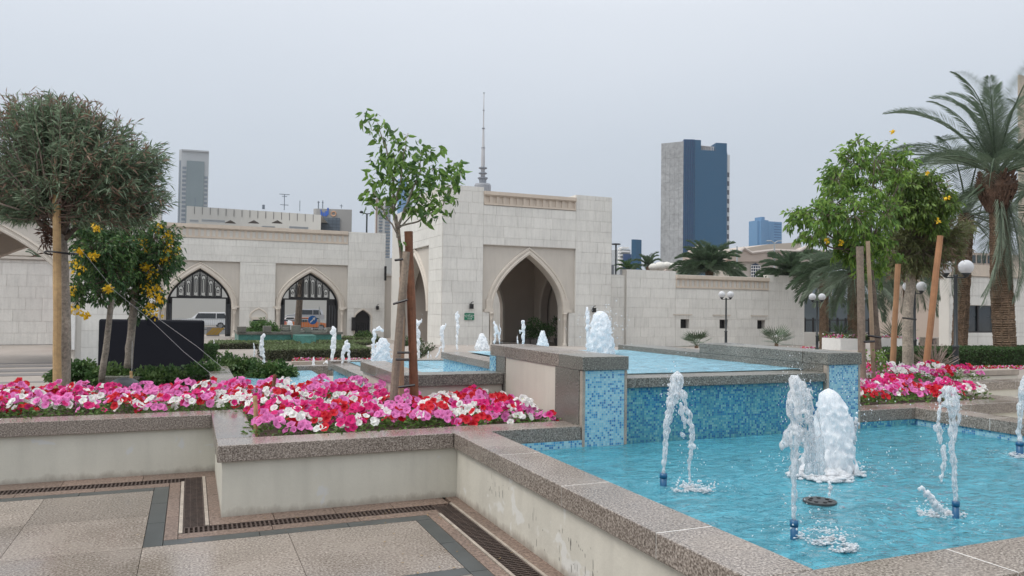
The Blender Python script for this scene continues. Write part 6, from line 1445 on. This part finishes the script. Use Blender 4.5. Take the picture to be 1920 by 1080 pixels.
def jetobj(lab,base,grp='fountain jets'): return tag(empty('fountain_jet',tuple(base),None,None),lab,'fountain jet',grp)
rj=random.Random(77)
# left jet of the lower pool
b=aZ(1244,912,.35); D=dep(b); g=jetobj('thin twin stranded jet rising from the left blue nozzle of the lower pool',b); nozzle(g,b,aD(1244,888,D),6.5*D/F)
q=Blob(); strand(q,D,[(1244,888,5),(1246,850,6),(1251,800,8),(1256,765,9),(1262,740,13),(1268,715,16),(1271,703,11)],rj,.22)
plume(q,D,[(703,1259,1277),(715,1252,1284),(735,1250,1285),(752,1252,1276)],rj,14,core=False)
finish(q,'rising_water',SPRAY,g,.0075)
q=Blob(); strand(q,D-.05,[(1280,735,8),(1284,760,6),(1294,785,8),(1298,810,7),(1295,850,5),(1292,880,3.5),(1295,905,2.5)],rj,.3,.5,.12); strand(q,D+.08,[(1272,755,5),(1279,775,8),(1284,800,4),(1280,820,6)],rj,.4,.6,.25); drops(q,D,1290,780,14,40,26,rj); finish(q,'falling_water',SPRAY,g,.0065)
q=Blob(); c_=aZ(1300,918,.355); foam_ring(q,c_,.17,150,rj); drops(q,D-.1,1300,910,20,7,60,rj,(.8,2.4)); finish(q,'splash',FOAM,g,.006)
# centre front jet
b=aZ(1489,1010,.35); D=dep(b); g=jetobj('tall jet rising from the front centre blue nozzle before the white plume',b); nozzle(g,b,aD(1489,976,D),7*D/F)
q=Blob(); strand(q,D,[(1489,976,5.5),(1488,920,6.5),(1487,870,7),(1489,820,10),(1488,780,14),(1490,740,20),(1492,712,13)],rj,.2)
plume(q,D,[(704,1482,1500),(716,1476,1512),(745,1478,1522),(780,1478,1530),(815,1474,1516),(840,1468,1504)],rj,22,core=False); strand(q,D,[(1478,800,6),(1470,830,8),(1468,842,4)],rj,.3)
finish(q,'rising_water',SPRAY,g,.0075)
q=Blob(); streaks(q,D+.35,[(728,1496,1524),(770,1493,1538),(820,1490,1548),(870,1488,1552),(892,1478,1556)],rj,95); finish(q,'falling_curtain',SPRAY,g,.009)
q=Blob(); strand(q,D,[(1555,905,3),(1557,918,4),(1555,930,3)],rj,.3,.6); drops(q,D,1520,960,30,30,34,rj); c_=aZ(1545,1010,.356); foam_ring(q,c_,.16,90,rj); c_=aZ(1580,1028,.356); foam_ring(q,c_,.12,60,rj); drops(q,D-.1,1545,1000,34,9,50,rj,(.8,2.4)); finish(q,'splash',FOAM,g,.0065)
# big white plume
b=aZ(1560,886,.35); D=dep(b); g=jetobj('wide opaque white foam plume in the lower pool',b)
q=Blob(); plume(q,D,[(731,1545,1562),(742,1537,1574),(765,1532,1590),(800,1528,1598),(840,1518,1600),(870,1506,1602),(890,1490,1606)],rj,44); finish(q,'foam_plume',FOAM,g,.011)
q=Blob(); foam_ring(q,aZ(1558,893,.357),.30,260,rj,(.008,.026)); strand(q,D,[(1596,820,4),(1603,800,5),(1606,786,4),(1600,830,5)],rj,.2); drops(q,D,1606,815,4,28,14,rj,(1,2.5)); drops(q,D,1590,885,34,7,70,rj); drops(q,D,1500,885,20,7,40,rj); finish(q,'splash',FOAM,g,.008)
# right jet
b=aZ(1792,975,.35); D=dep(b); g=jetobj('twin stranded jet rising from the right blue nozzle of the lower pool',b); nozzle(g,b,aD(1792,940,D),6*D/F)
q=Blob(); strand(q,D,[(1792,940,5.5),(1790,890,6.5),(1787,850,8),(1784,815,7),(1786,780,8),(1783,750,14),(1780,730,14)],rj,.22); plume(q,D,[(722,1772,1790),(735,1762,1798),(755,1760,1800),(765,1762,1796)],rj,14,core=False); finish(q,'rising_water',SPRAY,g,.0075)
q=Blob(); strand(q,D-.05,[(1763,750,5),(1760,790,4),(1764,825,6),(1772,860,6),(1768,890,5),(1763,905,3)],rj,.3,.5,.1); strand(q,D+.1,[(1796,755,6),(1795,790,4),(1790,820,5)],rj,.4,.6,.2); strand(q,D,[(1752,800,6),(1757,812,7)],rj,.3); drops(q,D,1775,810,16,40,24,rj); finish(q,'falling_water',SPRAY,g,.0065)
q=Blob(); strand(q,D-.1,[(1726,915,5),(1742,930,6),(1757,948,7),(1766,962,6)],rj,.4,.5); foam_ring(q,aZ(1755,962,.356),.16,120,rj); drops(q,D-.1,1750,950,18,10,50,rj); finish(q,'splash',FOAM,g,.0065)
# jet at the right edge
b=aZ(1912,855,.35); D=dep(b); g=jetobj('narrow jet cut by the right edge of the lower pool',b); nozzle(g,b,aD(1912,829,D),6*D/F)
q=Blob(); strand(q,D,[(1912,829,5),(1911,790,6),(1914,760,8),(1918,725,12),(1922,700,13)],rj,.25); finish(q,'rising_water',SPRAY,g,.0085)
q=Blob(); foam_ring(q,aZ(1908,854,.356),.15,70,rj); finish(q,'splash',FOAM,g,.009)
# upper pool plume
b=aZ(1127,664,LIP+.01); D=dep(b); g=jetobj('large rounded white plume on the highest pool with a thin jet at its left',b)
q=Blob(); plume(q,D,[(584,1120,1130),(592,1112,1140),(610,1106,1146),(640,1102,1150),(668,1096,1154)],rj,44); finish(q,'foam_plume',FOAM,g,.014)
q=Blob(); strand(q,D+.2,[(1104,660,5),(1103,625,4.5),(1102,600,4),(1101,575,3)],rj,.35,.4); drops(q,D,1112,590,7,14,40,rj,(.6,1.6)); drops(q,D,1105,645,8,14,50,rj,(.6,1.6)); finish(q,'spray',FOAM,g,.012)
# jets of the side pools: (label, base px, base py, water z, rows/strands)
Lw=LC+.012
def far_jet(lab,bx,by,zw,rows=None,str_=None,dr=None,mat=FOAM):
    b=aZ(bx,by,zw); D=dep(b); g=jetobj(lab,b); q=Blob()
    if rows: plume(q,D,rows,rj,22)
    for s in (str_ or []): strand(q,D,s,rj,.28,.5)
    for d_ in (dr or []): drops(q,D,*d_,rj,(.5,1.3))
    finish(q,'water_column',mat,g,max(.008,D/F*1.1)); return g
far_jet('thin jet before the green shrubs with drops at its left',493,697,.372,None,[[(494,697,3.2),(494,670,3.4),(492,650,4),(492,628,4)],[(490,632,2.5),(487,650,2.2),(489,668,2)],[(476,644,1.5),(477,660,1.8),(476,672,1.5)]],[(478,660,5,12,26)])
far_jet('tall jet in the lowest pool left of the two legged jet',623,695,.372,None,[[(623,695,3.5),(624,660,4.5),(625,635,6),(624,620,7),(623,611,4)],[(629,640,2.5),(628,660,2)]],[(625,640,6,16,16)])
far_jet('two legged arching jet beside the clipped hedge',648,681,Lw,None,[[(642,680,3),(644,660,4.5),(648,645,6),(650,637,3)],[(654,680,3),(655,662,3.5),(652,645,5)]])
far_jet('small low jet beside the red flower strip',588,688,.372,None,[[(588,690,3.5),(588,678,3),(588,668,2)]])
far_jet('tiny splash between the small low jet and the tall jet',611,681,.372,None,[[(606,681,2),(611,678,3),(616,682,2)]])
far_jet('broad double plume left of the sapling stakes',716,680,Lw,[(634,712,722),(645,706,730),(662,702,734),(680,696,738)],[[(698,672,2.5),(700,645,3.5),(702,628,5),(704,618,4)],[(704,618,4),(712,616,4),(718,620,3)]],[(700,655,6,14,40)])
far_jet('tall jet just right of the red brown stake',784,672,Lw,None,[[(785,672,2.5),(784,640,4),(783,612,6),(781,599,3)],[(785,605,3),(790,602,2),(791,597,1.5)]],[(790,640,5,24,40)])
far_jet('two legged jet left of the tall straight jet',829,672,Lw,None,[[(831,672,2),(831,650,3),(830,630,5),(829,612,5)],[(826,650,2),(821,665,2.2),(816,672,2.5)],[(834,612,2),(836,606,1.5)]],[(830,620,5,12,14)])
far_jet('tall straight jet left of the green sign',857,655,Lw+.15,None,[[(857,655,2.5),(857,630,3),(858,605,4),(857,588,4),(857,583,2)]],[(858,620,4,22,16)])
far_jet('low mound jet with a thin waterline left of the highest pool',903,655,Lw+.15,[(625,900,906),(634,896,912),(645,892,915),(655,888,918)],None,[(903,645,9,8,50)])
far_jet('ragged jet at the left edge of the tower archway',932,645,LIP,None,[[(927,644,2.5),(929,625,3),(929,612,4),(926,602,2)],[(937,644,2),(935,625,2.5),(931,612,3)],[(936,610,1.5),(939,620,1.5),(937,632,1.2)]],[(932,622,7,14,20)])
far_jet('straight jet in front of the tower archway',980,646,LIP,None,[[(981,648,3.5),(981,630,4.5),(981,612,4.5),(982,600,3)],[(976,625,2),(974,618,1.5)]],[(986,615,5,10,20)])
far_jet('very small jet left of the straight jet before the archway',971,644,LIP,None,[[(971,644,1.6),(970,635,1.6),(970,628,1)]])
far_jet('mound shaped jet before the right of the tower archway',1017,648,LIP,[(620,1015,1020),(628,1011,1023),(640,1008,1027),(649,1006,1029)],None,[(1018,640,8,7,30)])
far_jet('pair of low jets beside the tall jet behind the sapling stakes',804,672,Lw,None,[[(802,672,2),(803,664,2),(804,658,1.5)],[(809,672,1.8),(807,664,1.5)]])
far_jet('distant plume on the green mosaic basin',543,620,-.6,[(601,540,546),(608,538,549),(620,536,551)])
far_jet('short white jet near the hedge beside the black board',401,652,-1.0,None,[[(401,637,1.5),(402,648,1.6),(403,655,1.6)]])
rj=random.Random(91)
jets=[o for o in COL.objects if o.name.startswith('fountain_jet')]
for (px,py,sx,sy,bx,by,n) in ((1266,730,14,30,1244,912,150),(1290,850,14,40,1244,912,90),(1492,730,20,34,1489,1010,190),(1515,860,26,30,1489,1010,120),(1560,760,42,30,1560,886,220),(1565,865,60,18,1560,886,260),(1780,750,18,30,1792,975,170),(1768,860,16,36,1792,975,90),(1126,610,26,22,1127,664,260)):
    zz=.35 if by>700 else LIP+.01
    b=aZ(bx,by,zz); D=dep(b); g=min(jets,key=lambda o:(o.location-b).length); q=Blob()
    for k in range(n):
        p=aD(px+rj.gauss(0,sx),py+rj.gauss(0,sy),D+rj.gauss(0,sx*1.2)*D/F)
        if p.z>zz+.01: q.s(p,rj.choice((.35,.45,.6,.9))*D/F,(1,1,rj.uniform(1,2.2)))
    q.build('fine_spray',FOAM,g)['kind']='stuff'
q=MB()
for k in range(420):
    jx,jy,R0_=rj.choice(((3.3,4.45,.35),(3.2,3.15,.40),(4.54,4.44,.75),(4.54,4.44,.5),(4.15,3.3,.40),(6.7,4.4,.3)))
    a=rj.uniform(0,6.28); d=R0_*rj.uniform(.35,1); L_=rj.uniform(.01,.05); x,y=jx+d*math.cos(a),jy+d*math.sin(a)
    if not(2.42<x<7.38 and 2.45<y<6.0): continue
    t_=a+math.pi/2+rj.gauss(0,.3); w_=rj.uniform(.001,.0035); dx,dy=math.cos(t_)*L_,math.sin(t_)*L_
    q.poly([(x,y,.366),(x+dx*.5-dy/L_*w_,y+dy*.5+dx/L_*w_,.367),(x+dx,y+dy,.366),(x+dx*.5+dy/L_*w_,y+dy*.5-dx/L_*w_,.367)])
tag(q.build('foam_flecks',FOAM),'thin broken lines of foam drifting on the lower pool','foam',kind='stuff')
# submerged discs
for (px,py,r_,lab) in ((1537,941,.105,'dark round pump grille just breaking the water near the front jet'),(1718,826,.11,'dark round drain disc under the water near the far wall')):
    b=aZ(px,py,.352 if py>900 else .33); g=tag(empty('pump_grille',tuple(b),None,None),lab,'pump grille','round pump grilles in the lower pool'); q=MB()
    q.tube([b-Vector((0,0,.012)),b+Vector((0,0,.010))],r_,28); q.build('disc',surf('grille_dark',(.035,.04,.042),.5,.3,20,bump=.5),g)
    q=MB(); 
    for k in range(7): a=k*2*math.pi/7; q.tube([b+Vector((math.cos(a)*r_*.6,math.sin(a)*r_*.6,.010)),b+Vector((math.cos(a)*r_*.6,math.sin(a)*r_*.6,.016))],r_*.12,8)
    q.build('grille_boss',IRON,g)
    boxpart('riser_pipe',PIPE,g,b.x-.03,b.y-.03,.06,b.x+.03,b.y+.03,b.z-.013)

# ------------------------------------------------------------------ haze of the dusty air
q=MB(); q.box(-1000,-60,GZ-3,1600,2600,220); hz=q.build('haze',None); hz['kind']='stuff'; hz['label']='thin dusty haze in the air'
m=new_mat('haze_air'); n=N(m); v=n('ShaderNodeVolumePrincipled',{'Color':(.93,.95,1,1),'Density':HAZE,'Anisotropy':.2}); m.node_tree.links.new(v.outputs[0],n('ShaderNodeOutputMaterial').inputs['Volume'])
hz.data.materials.clear(); hz.data.materials.append(m)
